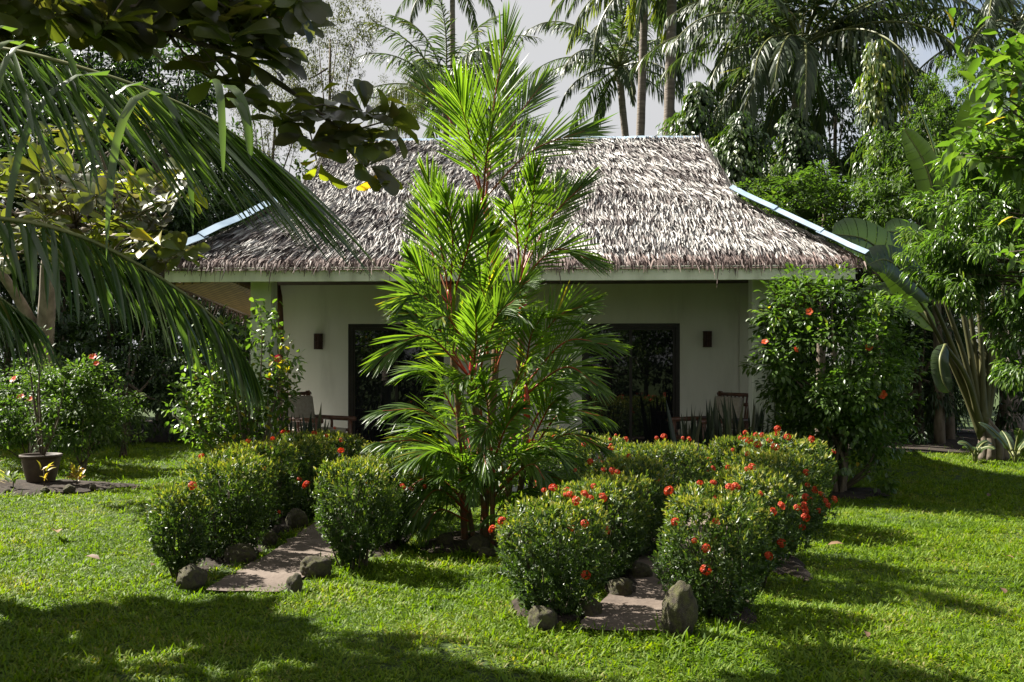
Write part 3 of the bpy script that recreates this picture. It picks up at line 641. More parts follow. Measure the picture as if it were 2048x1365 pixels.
def snake_plants(x, y, n, hmin, hmax, sx, sy, seed, label):
    rs = RS(seed); mb = MB()
    P = np.stack([rs.uniform(-sx, sx, n), rs.uniform(-sy, sy, n), np.full(n, 0)], 1); b = rs.uniform(0, 6.28, n); el = rs.normal(1.45, .09, n)
    D = np.stack([np.cos(b) * np.cos(el), np.sin(b) * np.cos(el), np.sin(el)], 1); q = rs.uniform(0, 3.14, n)
    strips(mb, P, D, np.stack([np.cos(q), np.sin(q), 0 * q], 1), rs.uniform(hmin, hmax, n), rs.uniform(.06, .095, n), rs.normal(size=n) * .06, 6, 0, np.clip(rs.normal(.5, .25, n), 0, 1), [.5, .9, 1, .95, .8, .5, .02], .5)
    o = mb.build('snake_plant', L_SNAKE); o.location = HT(x, y, .02); o.rotation_euler = (0, 0, HYAW); tag(o, label, 'plant', 'snake plants along the porch edge')
snake_plants(2.62, -2.42, 34, .85, 1.22, .30, .15, 21, 'clump of dark snake plant leaves in front of the armchair with a beige cushion')
snake_plants(3.12, -2.42, 34, .85, 1.34, .26, .15, 22, 'tall dark snake plant clump by the column beside the big round hibiscus')
snake_plants(-2.92, -2.42, 40, .80, 1.15, .42, .15, 23, 'dark snake plants before the porch between hibiscus stems and clipped shrubs')
snake_plants(-3.72, -2.45, 12, .5, .85, .25, .12, 24, 'short dark snake plants at the foot of the column by the leafy hibiscus')
# ---------------------------------------------------------------- clipped flowering shrubs along the paths
def ixora_mesh(seed, rx, ry, h, shoots, flare=.8, box_p=3.4, lift=.08):
    """returns (leaf mesh, stem mesh, list of flower spots)"""
    rs = RS(seed); d = hemi(rs, shoots, -.93)
    # superellipsoid with a flat clipped top
    k = (np.abs(d[:, 0]) ** box_p + np.abs(d[:, 1]) ** box_p + np.abs(d[:, 2]) ** box_p) ** (-1 / box_p)
    d2 = d * k[:, None]; rr = lump(d, seed, .13, 2.6) * rs.choice([1.0, .92, .8, .62, .45], shoots, p=[.40, .25, .17, .11, .07]); rr = rr * np.where(rs.uniform(0, 1, shoots) < .09, rs.uniform(1.05, 1.22, shoots), 1)
    mid = lift + (h - lift) / 2; hz = (h - lift) / 2
    zz = d2[:, 2] * (1 + .55 * (rr - 1)); fl = np.interp(zz, [-1, -.2, 1], [flare, 1.0, .98])
    P = np.stack([d2[:, 0] * rr * rx * fl, d2[:, 1] * rr * ry * fl, mid + zz * hz], 1)
    ax = nrm(np.stack([d[:, 0] * .8, d[:, 1] * .8, np.full(shoots, .75)], 1) + rs.normal(size=(shoots, 3)) * .28)
    mb = MB(); per = 8
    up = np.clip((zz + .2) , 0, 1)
    for j in range(per):
        u = j / (per - 1); az = j * 2.4 + rs.uniform(0, 6.28, shoots)
        a1 = nrm(np.cross(ax, rdir(rs, shoots))); a2 = np.cross(ax, a1); rad = a1 * np.cos(az)[:, None] + a2 * np.sin(az)[:, None]
        tilt = 1.15 - .75 * u + rs.normal(size=shoots) * .15
        D = ax * np.cos(tilt)[:, None] + rad * np.sin(tilt)[:, None]; Nn = ax * np.sin(tilt)[:, None] - rad * np.cos(tilt)[:, None]
        L = rs.uniform(.052, .080, shoots) * (1 - .25 * u)
        leaves(mb, P + ax * (.085 * u - .03), D, Nn, L, L * .40, T_DIAMOND, 0, np.clip(rs.normal(.36, .16, shoots) + .58 * u * up, 0, 1))  # upper tips paler: young leaves, plus sunlit tops put into the colour
    ms = MB()
    for _ in range(16):
        a = rs.uniform(0, 6.28); r0 = rs.uniform(0, .42); r1 = rs.uniform(.4, .85)
        p0 = np.array([rx * r0 * math.cos(a), ry * r0 * math.sin(a), -.03]); p2 = np.array([rx * r1 * math.cos(a + .3), ry * r1 * math.sin(a + .3), h * rs.uniform(.55, .85)])
        tube(ms, spline([p0, p0 * .5 + p2 * .5 + rs.normal(size=3) * .04, p2], 6), np.linspace(.012, .005, 6), 5)
    o = np.argsort(-(rr + rs.uniform(0, .1, shoots))); tips = (P + ax * .06)[o[:160]]; rs.shuffle(tips)
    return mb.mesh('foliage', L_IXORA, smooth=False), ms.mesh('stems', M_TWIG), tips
def flower_cluster_mesh(seed):
    rs = RS(seed); mb = MB(); d = hemi(rs, 34, -.1)
    P = d * np.array([.042, .042, .034]) * rs.uniform(.85, 1.1, (34, 1))
    for k in range(4):
        a = k * math.pi / 2 + rs.uniform(0, .4, 34); t = nrm(np.cross(d, np.array([.2, .3, 1]) + rs.normal(size=(34, 3)) * .1)); b = np.cross(d, t)
        D = t * np.cos(a)[:, None] + b * np.sin(a)[:, None] + d * .25
        leaves(mb, P, D, d, .016, .012, T_DIAMOND, 0, rs.uniform(.1, .9, 34))
    for i in range(0, 34, 3): tube(mb, [P[i] * .2 + [0, 0, -.02], P[i]], .0018, 3, rnd=.2)
    return mb.mesh('flower_cluster', M_FLOWER, smooth=False)
FCL = [flower_cluster_mesh(s) for s in (1, 2, 3)]
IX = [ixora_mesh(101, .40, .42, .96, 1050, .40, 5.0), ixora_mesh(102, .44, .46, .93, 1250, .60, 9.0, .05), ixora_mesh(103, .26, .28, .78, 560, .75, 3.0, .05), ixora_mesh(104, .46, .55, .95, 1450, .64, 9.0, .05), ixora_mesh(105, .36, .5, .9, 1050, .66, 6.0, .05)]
FRS = RS(77)
def shrub(x, y, v, nf, label, rz=0.0, s=(1, 1, 1), fside=None):
    t = thing('flowering_shrub', label, 'shrub', (x, y, 0), 0, 'clipped red flowering shrubs along the paths')
    lf, st, tips = IX[v]
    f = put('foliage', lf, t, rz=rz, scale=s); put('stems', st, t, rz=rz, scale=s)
    c, sn = math.cos(rz), math.sin(rz); k = 0
    q = tips[FRS.permutation(len(tips))]
    for p in q:
        if k >= nf: break
        pp = np.array([(c * p[0] - sn * p[1]) * 1, (sn * p[0] + c * p[1]), p[2]]); pp = np.array([c * p[0] * s[0] - sn * p[1] * s[1], sn * p[0] * s[0] + c * p[1] * s[1], p[2] * s[2]])
        if pp[1] > .12 or p[2] < .3: continue
        if FRS.uniform() < .5 and p[2] < .6: continue
        dd = nrm(np.array([pp[0] * .6, pp[1] * .6 - .15, .25]))
        o = put('flower_cluster', FCL[k % 3], t, loc=pp + dd * .035, scale=FRS.uniform(.38, .78))
        o.rotation_euler = Vector(dd).to_track_quat('Z', 'Y').to_euler(); k += 1
    return t
# rows of path A
shrub(-2.66, 7.95, 2, 1, 'small dark shrub at the lawn end of the row facing the flowerpot', .3, s=(0.73, 0.78, 0.87))
shrub(-2.52, 8.75, 1, 3, 'broad leafy shrub second from the lawn in the row facing the flowerpot', .8, s=(0.69, 0.74, 0.86))
shrub(-2.50, 9.75, 0, 5, 'shrub behind the broad leafy one in the row facing the flowerpot', 2.2, s=(0.81, 0.85, 0.88))
shrub(-2.36, 10.9, 1, 10, 'flower-dotted upright shrub beside a stone, further up the row facing the flowerpot', 1.2, s=(0.69, 0.77, 0.86))
shrub(-2.20, 12.3, 3, 5, 'dark green shrub before the brown armchair at the porch end of its row', .5, s=(0.73, 0.68, 0.82))
shrub(-1.31, 8.25, 0, 3, 'flared narrow-footed shrub between the pale path and the red-stemmed palm', 1.0, s=(0.64, 0.69, 0.86))
shrub(-1.17, 9.25, 4, 6, 'pale green shrub right behind the flared narrow-footed one', 2.0, s=(0.73, 0.68, 0.86))
shrub(-1.22, 10.6, 4, 1, 'sunny yellow-green shrub partly behind the red palm fronds near the dark door', .2, s=(0.85, 0.68, 0.86))
# rows of path B
shrub(.27, 6.78, 1, 13, 'square red-flowered shrub at the lawn end of the row next to the red palm', .2, s=(0.67, 0.68, 0.76))
shrub(.70, 7.75, 3, 10, 'shrub behind the square one in the row next to the red palm', 2.6, s=(0.63, 0.62, 0.79))
shrub(1.05, 8.75, 1, 3, 'darker middle shrub of the row next to the red palm', 4.0, s=(0.66, 0.69, 0.84))
shrub(1.50, 10.1, 3, 13, 'yellow-green shrub full of red flowers, far end of the row next to the red palm', 1.6, s=(0.65, 0.72, 0.87))
shrub(1.37, 6.78, 1, 15, 'dense red-flowered shrub right behind the tall mossy stone', 1.1, s=(0.65, 0.68, 0.8))
shrub(1.84, 7.65, 0, 13, 'shrub with flowers down its side, second from the tall mossy stone', 0, s=(0.65, 0.79, 0.85))
shrub(2.30, 8.75, 3, 20, 'broad shrub covered in red flowers, third from the tall mossy stone', .6, s=(0.59, 0.65, 0.9))
shrub(2.84, 10.2, 1, 15, 'yellow-green red-flowered shrub next to the trunk of the big hibiscus', 2.9, s=(0.81, 0.93, 0.92))
shrub(2.66, 11.9, 4, 1, 'dull dark green shrub in front of the snake plants', .9, s=(0.58, 0.46, 0.84))
shrub(.95, 11.9, 4, 15, 'dark little shrub full of red flowers half behind the red palm', 1.9, s=(0.81, 0.68, 0.84))
shrub(.55, 11.2, 0, 8, 'flower-dotted shrub close behind the red palm stems', 2.2, s=(0.65, 0.68, 0.9))

# ---------------------------------------------------------------- stones
def rock_mesh(seed, sub=4):
    import bmesh
    bm = bmesh.new(); bmesh.ops.create_icosphere(bm, subdivisions=sub, radius=1.0)
    off = Vector((seed * 7.3, seed * 3.1, seed * 1.7))
    for v in bm.verts:
        p = v.co.copy(); n1 = mnoise.noise(p * .9 + off); n2 = mnoise.noise(p * 2.3 + off); n3 = mnoise.noise(p * 6 + off) + .6 * abs(mnoise.noise(p * 3.4 - off)) + .5 * mnoise.noise(p * 14 + off)
        c = mnoise.cell(p * 1.4 + off) * .06
        v.co = p * (1 + .28 * n1 + .12 * n2 + (.06 * n3) + c)
    me = bpy.data.meshes.new('rock'); bm.to_mesh(me); bm.free(); me.materials.append(M_ROCK)
    for p in me.polygons: p.use_smooth = True
    return me
RK = [rock_mesh(s) for s in (1, 2, 3, 4)]
def rock(x, y, z, s, v, rz, label, group='stones edging the paths'):
    k = .82 if group is None else .64; o = put('rock', RK[v], None, (x, y, z * k), rz, tuple(q * k for q in s)); tag(o, label, 'rock', group); return o
rock(1.06, 6.28, .12, (.145, .12, .24), 0, .3, 'tall upright mossy stone standing at the mouth of the right-hand path', None)
rock(-2.44, 7.58, .09, (.17, .15, .15), 1, 1, 'low dark stone under the small dark shrub at a path end')
rock(-1.62, 7.42, .06, (.10, .09, .14), 2, 2, 'small pointed stone at the sunny corner of the pale path')
rock(-1.56, 7.95, .09, (.20, .13, .15), 3, .4, 'rounded mossy stone under the flared shrub beside the pale path')
rock(-2.32, 8.5, .07, (.14, .22, .15), 0, 1.4, 'long dark stone under the broad leafy shrub')
rock(-2.30, 9.35, .07, (.13, .2, .14), 2, .8, 'dark stone half way up the pale path')
rock(-2.22, 10.3, .09, (.16, .16, .19), 1, 2.4, 'brown stone beside the flower-dotted upright shrub')
rock(-2.02, 11.3, .07, (.16, .2, .15), 3, 1.9, 'stone at the far end of the pale path')
rock(.20, 6.42, .06, (.15, .12, .14), 3, 0, 'low stone under the square red-flowered shrub')
rock(.52, 6.72, .06, (.13, .12, .13), 1, .6, 'dark stone inside the path behind the square shrub')
rock(.80, 7.3, .06, (.12, .15, .13), 2, 1.1, 'dark stone lying along the shaded path')
rock(1.28, 7.62, .14, (.12, .12, .21), 0, 2.2, 'grey upright stone between the two rows of red-flowered shrubs')
rock(1.02, 7.9, .05, (.12, .15, .12), 1, 2.1, 'dark stone deep inside the shaded path')
rock(-.62, 9.22, .07, (.13, .11, .11), 3, .9, 'brown stone at the sunny side of the red palm foot', 'stones round the red palm')
rock(-.30, 8.98, .07, (.16, .12, .15), 1, 2.9, 'round brown stone against the red stems of the palm', 'stones round the red palm')
rock(-.22, 8.82, .02, (.14, .10, .08), 2, .3, 'flat stone in the grass before the red palm', 'stones round the red palm')
rock(.20, 9.1, .05, (.13, .12, .12), 0, 1.3, 'dark stone at the shaded side of the red palm foot', 'stones round the red palm')
for i, (x, y, s, l) in enumerate(((-6.1, 13.0, .10, 'small stone in the earth before the flowerpot'), (-5.85, 13.15, .13, 'dark stone at the edge of the earth near the yellow croton'), (-7.0, 13.05, .11, 'stone half buried in earth by the spider plant'), (-6.55, 12.9, .07, 'pale pebble in the earth below the flowerpot'), (-5.6, 13.3, .09, 'stone at the tip of the earth bed next to the lawn'))):
    rock(x, y, .04, (s, s * .8, s * .7), i % 4, i * 1.3, l, 'stones in the bed round the flowerpot')

# ---------------------------------------------------------------- red-stemmed clump palm
def red_palm():
    t = thing('red_palm', 'tall clump palm with red stems in the middle of the lawn before the house', 'palm tree', (-.28, 9.5, 0))
    O = np.array([-.28, 9.5, 0])
    def part(mb, name, m, par=None): return mb.build(name, m, par or t)
    # stems: cane with rings below, red crownshaft above
    stems = [((965, 1080, 9.5), (985, 800, 9.55), (998, 600, 9.6), (985, 480, 9.6), (966, 395, 9.55), .040),
             ((1005, 1060, 9.6), (1030, 850, 9.7), (1042, 700, 9.75), (1046, 600, 9.75), (1042, 530, 9.75), .036),
             ((930, 1065, 9.45), (920, 850, 9.4), (908, 720, 9.35), (902, 640, 9.35), (898, 580, 9.35), .034),
             ((975, 1075, 9.3), (960, 900, 9.15), (948, 790, 9.1), (945, 740, 9.1), (945, 700, 9.1), .032),
             ((1020, 1065, 9.4), (1045, 950, 9.35), (1052, 860, 9.3), (1054, 810, 9.3), (1052, 770, 9.3), .030),
             ((950, 1085, 9.55), (930, 980, 9.6), (925, 930, 9.6), (925, 900, 9.6), (926, 870, 9.6), .026),
             ((985, 1085, 9.2), (985, 1000, 9.1), (985, 960, 9.05), (984, 930, 9.05), (982, 900, 9.0), .024),
             ((1035, 1060, 9.7), (1060, 980, 9.75), (1066, 930, 9.8), (1068, 900, 9.8), (1068, 880, 9.8), .026)]
    for st in stems:
        c = np.array([W(*q) for q in st[:5]]); c[0][2] = -.05; r = st[5]
        p = spline(c, 34); n0 = 20
        mb = MB(); rad = r * (1 + .10 * (np.arange(n0 + 1) % 4 == 0)); tube(mb, p[:n0 + 1] - O, rad, 9); s = part(mb, 'cane', M_CANE)
        mb = MB(); m = 34 - n0; tube(mb, p[n0:] - O, np.interp(np.arange(m), [0, 2, m - 1], [r * 1.05, r * 1.25, r * .55]), 10); part(mb, 'crownshaft', M_REDSHAFT, s)
    FR = [  # pixel, depth of foot / middle / tip, leaflet length
        [(972, 400, 9.55), (985, 230, 9.55), (1012, 70, 9.5), .52, 1], [(966, 400, 9.5), (938, 270, 9.2), (915, 185, 8.9), .52, 1], [(968, 400, 9.55), (1060, 305, 9.6), (1170, 262, 9.6), .50, 1],
        [(965, 395, 9.6), (905, 250, 9.8), (845, 160, 10.0), .50, 1], [(980, 330, 9.7), (1035, 235, 10.0), (1085, 168, 10.2), .42, 1], [(966, 400, 9.5), (975, 300, 9.1), (990, 235, 8.7), .48, 1], [(972, 390, 9.6), (995, 250, 10.1), (1030, 160, 10.4), .44, 1],
        [(1042, 545, 9.75), (1062, 430, 9.6), (1070, 345, 9.3), .44, 1], [(1044, 550, 9.75), (1100, 440, 9.8), (1165, 372, 9.8), .44, 1], [(1046, 560, 9.7), (1110, 500, 9.6), (1185, 522, 9.5), .42, 1], [(1042, 550, 9.8), (1090, 430, 10.2), (1120, 360, 10.5), .42, 1], [(1040, 540, 9.7), (1030, 430, 9.4), (1015, 380, 9.0), .42, 1],
        [(900, 600, 9.35), (878, 470, 9.3), (856, 360, 9.1), .46, 1], [(902, 610, 9.3), (935, 500, 9.0), (955, 430, 8.8), .46, 1], [(899, 610, 9.35), (850, 555, 9.3), (822, 520, 9.1), .40, 1], [(899, 640, 9.3), (840, 590, 9.1), (806, 598, 9.0), .40, 1], [(900, 600, 9.4), (862, 500, 9.7), (832, 430, 9.9), .44, 1], [(900, 590, 9.35), (905, 470, 9.2), (890, 390, 8.8), .46, 1],
        [(945, 760, 9.1), (952, 680, 8.7), (950, 615, 8.4), .42, 0], [(930, 745, 9.1), (850, 672, 9.0), (762, 715, 8.8), .42, 1], [(935, 750, 9.15), (870, 650, 9.1), (815, 625, 9.0), .42, 0], [(1048, 730, 9.4), (1110, 640, 9.3), (1165, 612, 9.2), .42, 1], [(1052, 770, 9.3), (1130, 685, 9.2), (1215, 690, 9.1), .42, 1],
        [(1052, 790, 9.3), (1130, 735, 9.1), (1195, 772, 8.9), .40, 1], [(960, 740, 9.1), (990, 640, 8.8), (1030, 600, 8.5), .42, 1], [(1050, 760, 9.3), (1060, 680, 9.0), (1080, 640, 8.7), .40, 1], [(945, 720, 9.2), (900, 640, 9.0), (872, 640, 8.6), .40, 1],
        [(926, 890, 9.6), (850, 825, 9.4), (765, 822, 9.2), .42, 0], [(926, 930, 9.5), (850, 885, 9.2), (760, 885, 9.0), .40, 0], [(930, 870, 9.6), (885, 780, 9.5), (850, 745, 9.3), .42, 1], [(1066, 900, 9.7), (1125, 825, 9.6), (1200, 832, 9.5), .42, 1], [(1066, 930, 9.7), (1130, 870, 9.5), (1205, 895, 9.4), .40, 1],
        [(1060, 890, 9.6), (1095, 820, 9.5), (1115, 800, 9.3), .40, 0], [(930, 1000, 9.5), (865, 955, 9.2), (795, 992, 9.0), .36, 0], [(930, 1020, 9.4), (875, 980, 9.1), (825, 1035, 8.9), .34, 0], [(1040, 1000, 9.6), (1105, 955, 9.4), (1150, 1000, 9.2), .36, 1], [(960, 970, 9.2), (965, 905, 8.8), (972, 930, 8.5), .34, 1],
        [(985, 930, 9.0), (1010, 860, 8.7), (1040, 820, 8.5), .38, 1], [(985, 920, 9.05), (975, 810, 8.8), (960, 760, 8.5), .42, 1], [(1000, 980, 9.1), (1060, 930, 8.8), (1090, 960, 8.6), .36, 1], [(940, 960, 9.3), (890, 900, 9.0), (845, 915, 8.7), .38, 0], [(960, 900, 9.2), (925, 810, 9.0), (900, 770, 8.7), .40, 0],
        [(1060, 860, 9.5), (1110, 770, 9.6), (1160, 760, 9.7), .40, 1], [(1000, 870, 9.2), (1030, 770, 8.9), (1060, 720, 8.6), .42, 1], [(930, 1040, 9.3), (880, 1020, 9.1), (850, 1060, 8.95), .30, 0], [(975, 700, 9.5), (970, 600, 9.4), (945, 540, 9.2), .42, 1], [(1000, 690, 9.6), (1030, 590, 9.5), (1060, 560, 9.3), .42, 1], [(990, 620, 9.6), (975, 520, 9.4), (985, 460, 9.2), .42, 1]]
    rs = RS(31)
    for i, (a, b, c, L, sun) in enumerate(FR):
        low = a[1] > 860
        A, B, Cc = W(*a), W(*b), W(*c); A = A + (A - B) * .12
        up = np.array([.0, -1.0, .5]) if not low or abs(c[0] - a[0]) < 60 else np.array([0, -.5, 1.0])   # fans face the open lawn
        lf, rc = frond([A - O, B - O, Cc - O], 34 if not low else 32, L * (1.04 if i < 7 else .92), .0165, 300 + i, ang=(41, 7), lift=8, grav=.14 if i < 18 else .28 if not low else .8, jit=.045, tipl=.62, nseg=4, rr=.012, start=.2, up=up, fold=.25)
        f = part(lf, 'frond', L_RED); part(rc, 'rachis', M_REDRACHIS, f)
    nodes = [(.12, -.1, 1.6), (-.08, .05, 1.5), (0, -.25, 1.2), (.15, .1, 1.0), (-.1, -.05, .8), (.2, -.1, .6), (-.2, -.15, .55), (0, -.3, .5), (.1, -.25, .4), (-.15, -.2, .35)]
    for i in range(16):
        p0 = np.array(nodes[i % 10]); a = i * 2.4 + rs.uniform(-.4, .4); c = arch(a, rs.uniform(.9, 1.3), rs.uniform(.75, 1.15), rs.uniform(1.2, 2.0), p0)
        lf, rc = frond(c, 36, .48, .0175, 560 + i, ang=(42, 11), lift=16, grav=.5, jit=.06, rr=.009, start=.2, fold=.25); f = part(lf, 'frond', L_RED); part(rc, 'rachis', M_REDRACHIS, f)
    for i in range(24):
        a = i * 2.4 + rs.uniform(-.3, .3); p0 = np.array([.16 * math.cos(a), .14 * math.sin(a), rs.uniform(.18, .62)]); c = arch(a, rs.uniform(.8, 1.25), rs.uniform(.6, .95), rs.uniform(1.3, 2.1), p0)
        lf, rc = frond(c, 30, .36, .0165, 640 + i, ang=(44, 10), lift=14, grav=.6, rr=.007, start=.22, jit=.08, fold=.25); f = part(lf, 'frond', L_RED); part(rc, 'rachis', M_RACHIS, f)
    # young suckers with a few grassy leaflets at the foot
    for i in range(9):
        a = rs.uniform(0, 6.28); p0 = np.array([.34 * math.cos(a), .28 * math.sin(a), 0]); el = rs.uniform(.9, 1.35)
        c = arch(a, el, rs.uniform(.6, 1.0), 1.5, p0)
        lf, rc = frond(c, 12, .30, .022, 500 + i, ang=(55, 20), lift=20, grav=.8, rr=.006, start=.3); f = part(lf, 'frond', L_RED); part(rc, 'rachis', M_RACHIS, f)
red_palm()

# ---------------------------------------------------------------- loose foliage on branches
def branchy(seed, tips, root, leafL, leafW, per, m_leaf, m_wood, tmpl=T_LEAF, r0=.03, spread=.12, drop=-.15, along=.35, n_main=None, rndm=(.45, .2)):
    """thin branches from root to each tip, leaves set along the outer part of each branch; returns (leaf MB, wood MB)"""
    rs = RS(seed); ml, mw = MB(), MB()
    for tp in tips:
        tp = np.asarray(tp, float); md = root * .45 + tp * .55 + rs.normal(size=3) * spread * .8 + np.array([0, 0, .1 * np.linalg.norm(tp - root)])
        c = spline([root, md, tp], 10); tube(mw, c, np.linspace(r0, .004, 10), 5)
        n = per; t = rs.uniform(1 - along, 1.02, n) * 9; i = np.clip(t.astype(int), 0, 8); f = (t - i)[:, None]
        P = c[i] * (1 - f) + c[i + 1] * f; T = nrm(c[i + 1] - c[i])
        off = rs.normal(size=(n, 3)) * spread * .5
        D = nrm(T * .5 + rdir(rs, n) * .9 + np.array([0, 0, drop])); Nn = nrm(np.array([0, 0, 1.0]) + rdir(rs, n) * .6)
        L = rs.uniform(.7, 1.15, n) * leafL
        leaves(ml, P + off, D, Nn, L, L * leafW, tmpl, 0, np.clip(rs.normal(rndm[0], rndm[1], n), 0, 1))
    return ml, mw
def crown_mb(seed, R, nclump, per, leafL, leafW, clump_r, tmpl=T_DIAMOND, drop=-.35, shell=.55, zlo=-.6, flat=1.0, rndm=.42, gap=.0):
    """irregular crown: leaf clumps spread through a lumpy ellipsoid of radii R"""
    rs = RS(seed); R = np.array(R, float); d = hemi(rs, nclump, zlo)
    rr = (rs.uniform(0, 1, nclump) ** .5 * (1 - shell) + shell) * lump(d, seed, .22, 2.0)
    Cn = d * rr[:, None] * R
    mb = MB(); tot = nclump * per
    cr = clump_r * rs.uniform(.6, 1.35, nclump)
    d2 = rdir(rs, tot); c = np.repeat(Cn, per, 0); rad = np.repeat(cr, per) * rs.uniform(.35, 1.05, tot)
    P = c + d2 * rad[:, None] * np.array([1, 1, .72 * flat])
    out = nrm(np.repeat(d, per, 0) * .5 + d2)
    D = nrm(out + np.array([0, 0, drop]) + rdir(rs, tot) * .45); Nn = nrm(out * .4 + np.array([0, 0, 1.0]) + rdir(rs, tot) * .45)
    L = rs.uniform(.7, 1.2, tot) * leafL; tone = np.repeat(rs.normal(0, .10, nclump), per)
    leaves(mb, P, D, Nn, L, L * leafW, tmpl, 0, np.clip(rs.normal(rndm, .17, tot) + tone, 0, .99))
    return mb, Cn
def hibiscus_flower_mesh(m):
    rs = RS(4); mb = MB(); a = np.arange(5) * 2 * math.pi / 5
    D = np.stack([np.cos(a), np.sin(a), np.full(5, .45)], 1); Nn = np.stack([-np.cos(a) * .4, -np.sin(a) * .4, np.ones(5)], 1)
    leaves(mb, np.zeros((5, 3)), D, Nn, .068, .060, T_OBOV, 0, rs.uniform(.2, .9, 5)); tube(mb, [(0, 0, 0), (.005, 0, .04), (.012, 0, .075)], [.004, .003, .004], 5, 1)
    return mb.mesh('flower', [m, M_STAMEN])
HF = hibiscus_flower_mesh(M_FLOWER); HP = hibiscus_flower_mesh(M_PINK)
def add_flowers(t, pts, me=None, s=1.0, toward=(-.2, -1, .25)):
    for p in pts:
        o = put('flower', me or HF, t, loc=Vector(p) - t.location, scale=s * FRS.uniform(.8, 1.15))
        o.rotation_euler = (Vector(toward) + Vector(FRS.normal(size=3) * .35)).to_track_quat('Z', 'Y').to_euler()

def big_hibiscus():
    Y = 12.9; t = thing('hibiscus_bush', 'big round hibiscus bush with scattered red flowers at the right of the porch', 'hibiscus', (4.2, Y, 0))
    mb, cn = crown_mb(71, (1.0, .95, 1.06), 150, 56, .085, .55, .21, T_LEAF, -.3, .5, -.75)
    m2, cn2 = crown_mb(72, (.72, .6, .8), 60, 46, .085, .55, .2, T_LEAF, -.3, .3, -.8)
    m2.v = [v + np.array([.45, .1, -.55]) for v in m2.v]
    for f, m in m2.f: mb.f.append((f + mb.n, m))
    mb.v += m2.v; mb.r += m2.r; mb.n += m2.n
    m3, cn3 = crown_mb(75, (.85, .75, .62), 70, 46, .085, .55, .19, T_LEAF, -.3, .3, -.8, rndm=.36)
    m3.v = [v + np.array([.02, 0, -.92]) for v in m3.v]
    for f, m in m3.f: mb.f.append((f + mb.n, m))
    mb.v += m3.v; mb.r += m3.r; mb.n += m3.n
    mb.v = [v + np.array([-.05, 0, 1.66]) for v in mb.v]
    rs = RS(73)
    n = 40; P = np.stack([rs.uniform(-1.15, .9, n), rs.uniform(-.6, .2, n), rs.uniform(.55, .95, n)], 1)
    leaves(mb, P, rdir(rs, n) + [0, 0, -.6], rdir(rs, n) + [0, 0, 1], .085, .048, T_LEAF, 0, rs.uniform(.2, .6, n))
    mb.build('crown', L_HIBI, t)
    for i in range(9):
        a = i * .7 + .2; mw = MB(); p1 = cn[i * 7] + np.array([0, 0, 1.6]); p0 = np.array([.09 * math.cos(a), .09 * math.sin(a), -.05])
        tube(mw, spline([p0, p0 * 1.4 + [0, 0, .55], p1 * .55 + [0, 0, .45], p1], 14), np.linspace(.036, .008, 14), 6); mw.build('trunk', M_BARK, t)
    ml, mw = branchy(74, [(.45, -.2, .6), (.6, .1, .42), (.28, -.3, .3)], np.array([.1, 0, .05]), .08, .55, 22, 0, 0, along=.6)
    ml.build('low_foliage', L_HIBI, t); mw.build('shoot_twigs', M_TWIG, t)
    add_flowers(t, [W(1619, 624, 12.0), W(1530, 685, 12.15), W(1766, 790, 12.05), W(1738, 695, 12.05), W(1590, 700, 11.95)], s=.8)
big_hibiscus()
def thin_hibiscus():
    Y = 13.0; root = W(505, 905, Y); root[2] = 0
    t = thing('hibiscus_bush', 'loose airy hibiscus with bare twigs in front of the porch column', 'hibiscus', root)
    px = [(520, 610), (545, 625), (490, 640), (530, 680), (575, 700), (560, 715), (590, 720), (500, 700), (470, 690), (440, 640), (420, 690), (395, 650), (380, 700), (430, 740), (400, 770), (370, 800), (345, 830), (365, 845), (410, 830), (450, 800), (480, 770), (540, 770), (575, 790), (560, 830), (520, 830), (440, 860), (395, 870), (470, 850), (500, 800), (460, 740), (510, 750), (545, 740), (385, 740), (425, 800), (480, 820), (360, 770), (415, 850), (455, 700), (535, 800)]
    rs = RS(81); tips = [W(a, b, Y + rs.uniform(-.6, .4)) - root for a, b in px]
    ml, mw = branchy(82, tips, np.zeros(3), .105, .55, 62, 0, 0, r0=.013, spread=.16, along=.42, rndm=(.68, .18))
    ml.build('foliage', L_HIBI, t); mw.build('twigs', M_PBARK, t)
    add_flowers(t, [W(557, 718, Y - .3), W(540, 755, Y - .3)], HP, .8)
thin_hibiscus()

def garden_bush(px, Y, w, h, seed, label, mat=L_BUSH, flowers=(), leaf=.085, n=110, name='garden_shrub'):
    p = W(px, 800, Y); p[2] = 0
    t = thing(name, label, 'shrub', p)
    mb, cn = crown_mb(seed, (w, w * .8, h * .47), n, 46, leaf, .45, .17, T_LEAF, -.3, .35, -.9); mb.v = [v + np.array([0, 0, h * .54]) for v in mb.v]
    mb.build('foliage', mat, t)
    mw = MB(); rs = RS(seed + 1)
    for i in range(7):
        a = i * .9; p1 = cn[(i * 5) % len(cn)] + np.array([0, 0, h * .5]); tube(mw, spline([(.07 * math.cos(a), .07 * math.sin(a), -.04), p1 * .4 + rs.normal(size=3) * .06, p1], 9), np.linspace(.018, .005, 9), 5)
    mw.build('stems', M_TWIG, t)
    if len(flowers): add_flowers(t, [W(a, b, Y - w * .6) for a, b in flowers], HF, .9)
garden_bush(60, 16.2, 1.0, 1.75, 201, 'leafy shrub with red flowers around the pale forked trunk behind the flowerpot', flowers=((42, 795), (60, 800), (28, 760)))
garden_bush(160, 15.6, .62, 1.75, 202, 'bright shrub with pink-red flowers next to the pale forked trunk', flowers=((186, 715), (193, 728)))
garden_bush(245, 18.2, .36, 1.15, 203, 'small thin dim shrub at the edge of the dark trees left of the house', n=26)

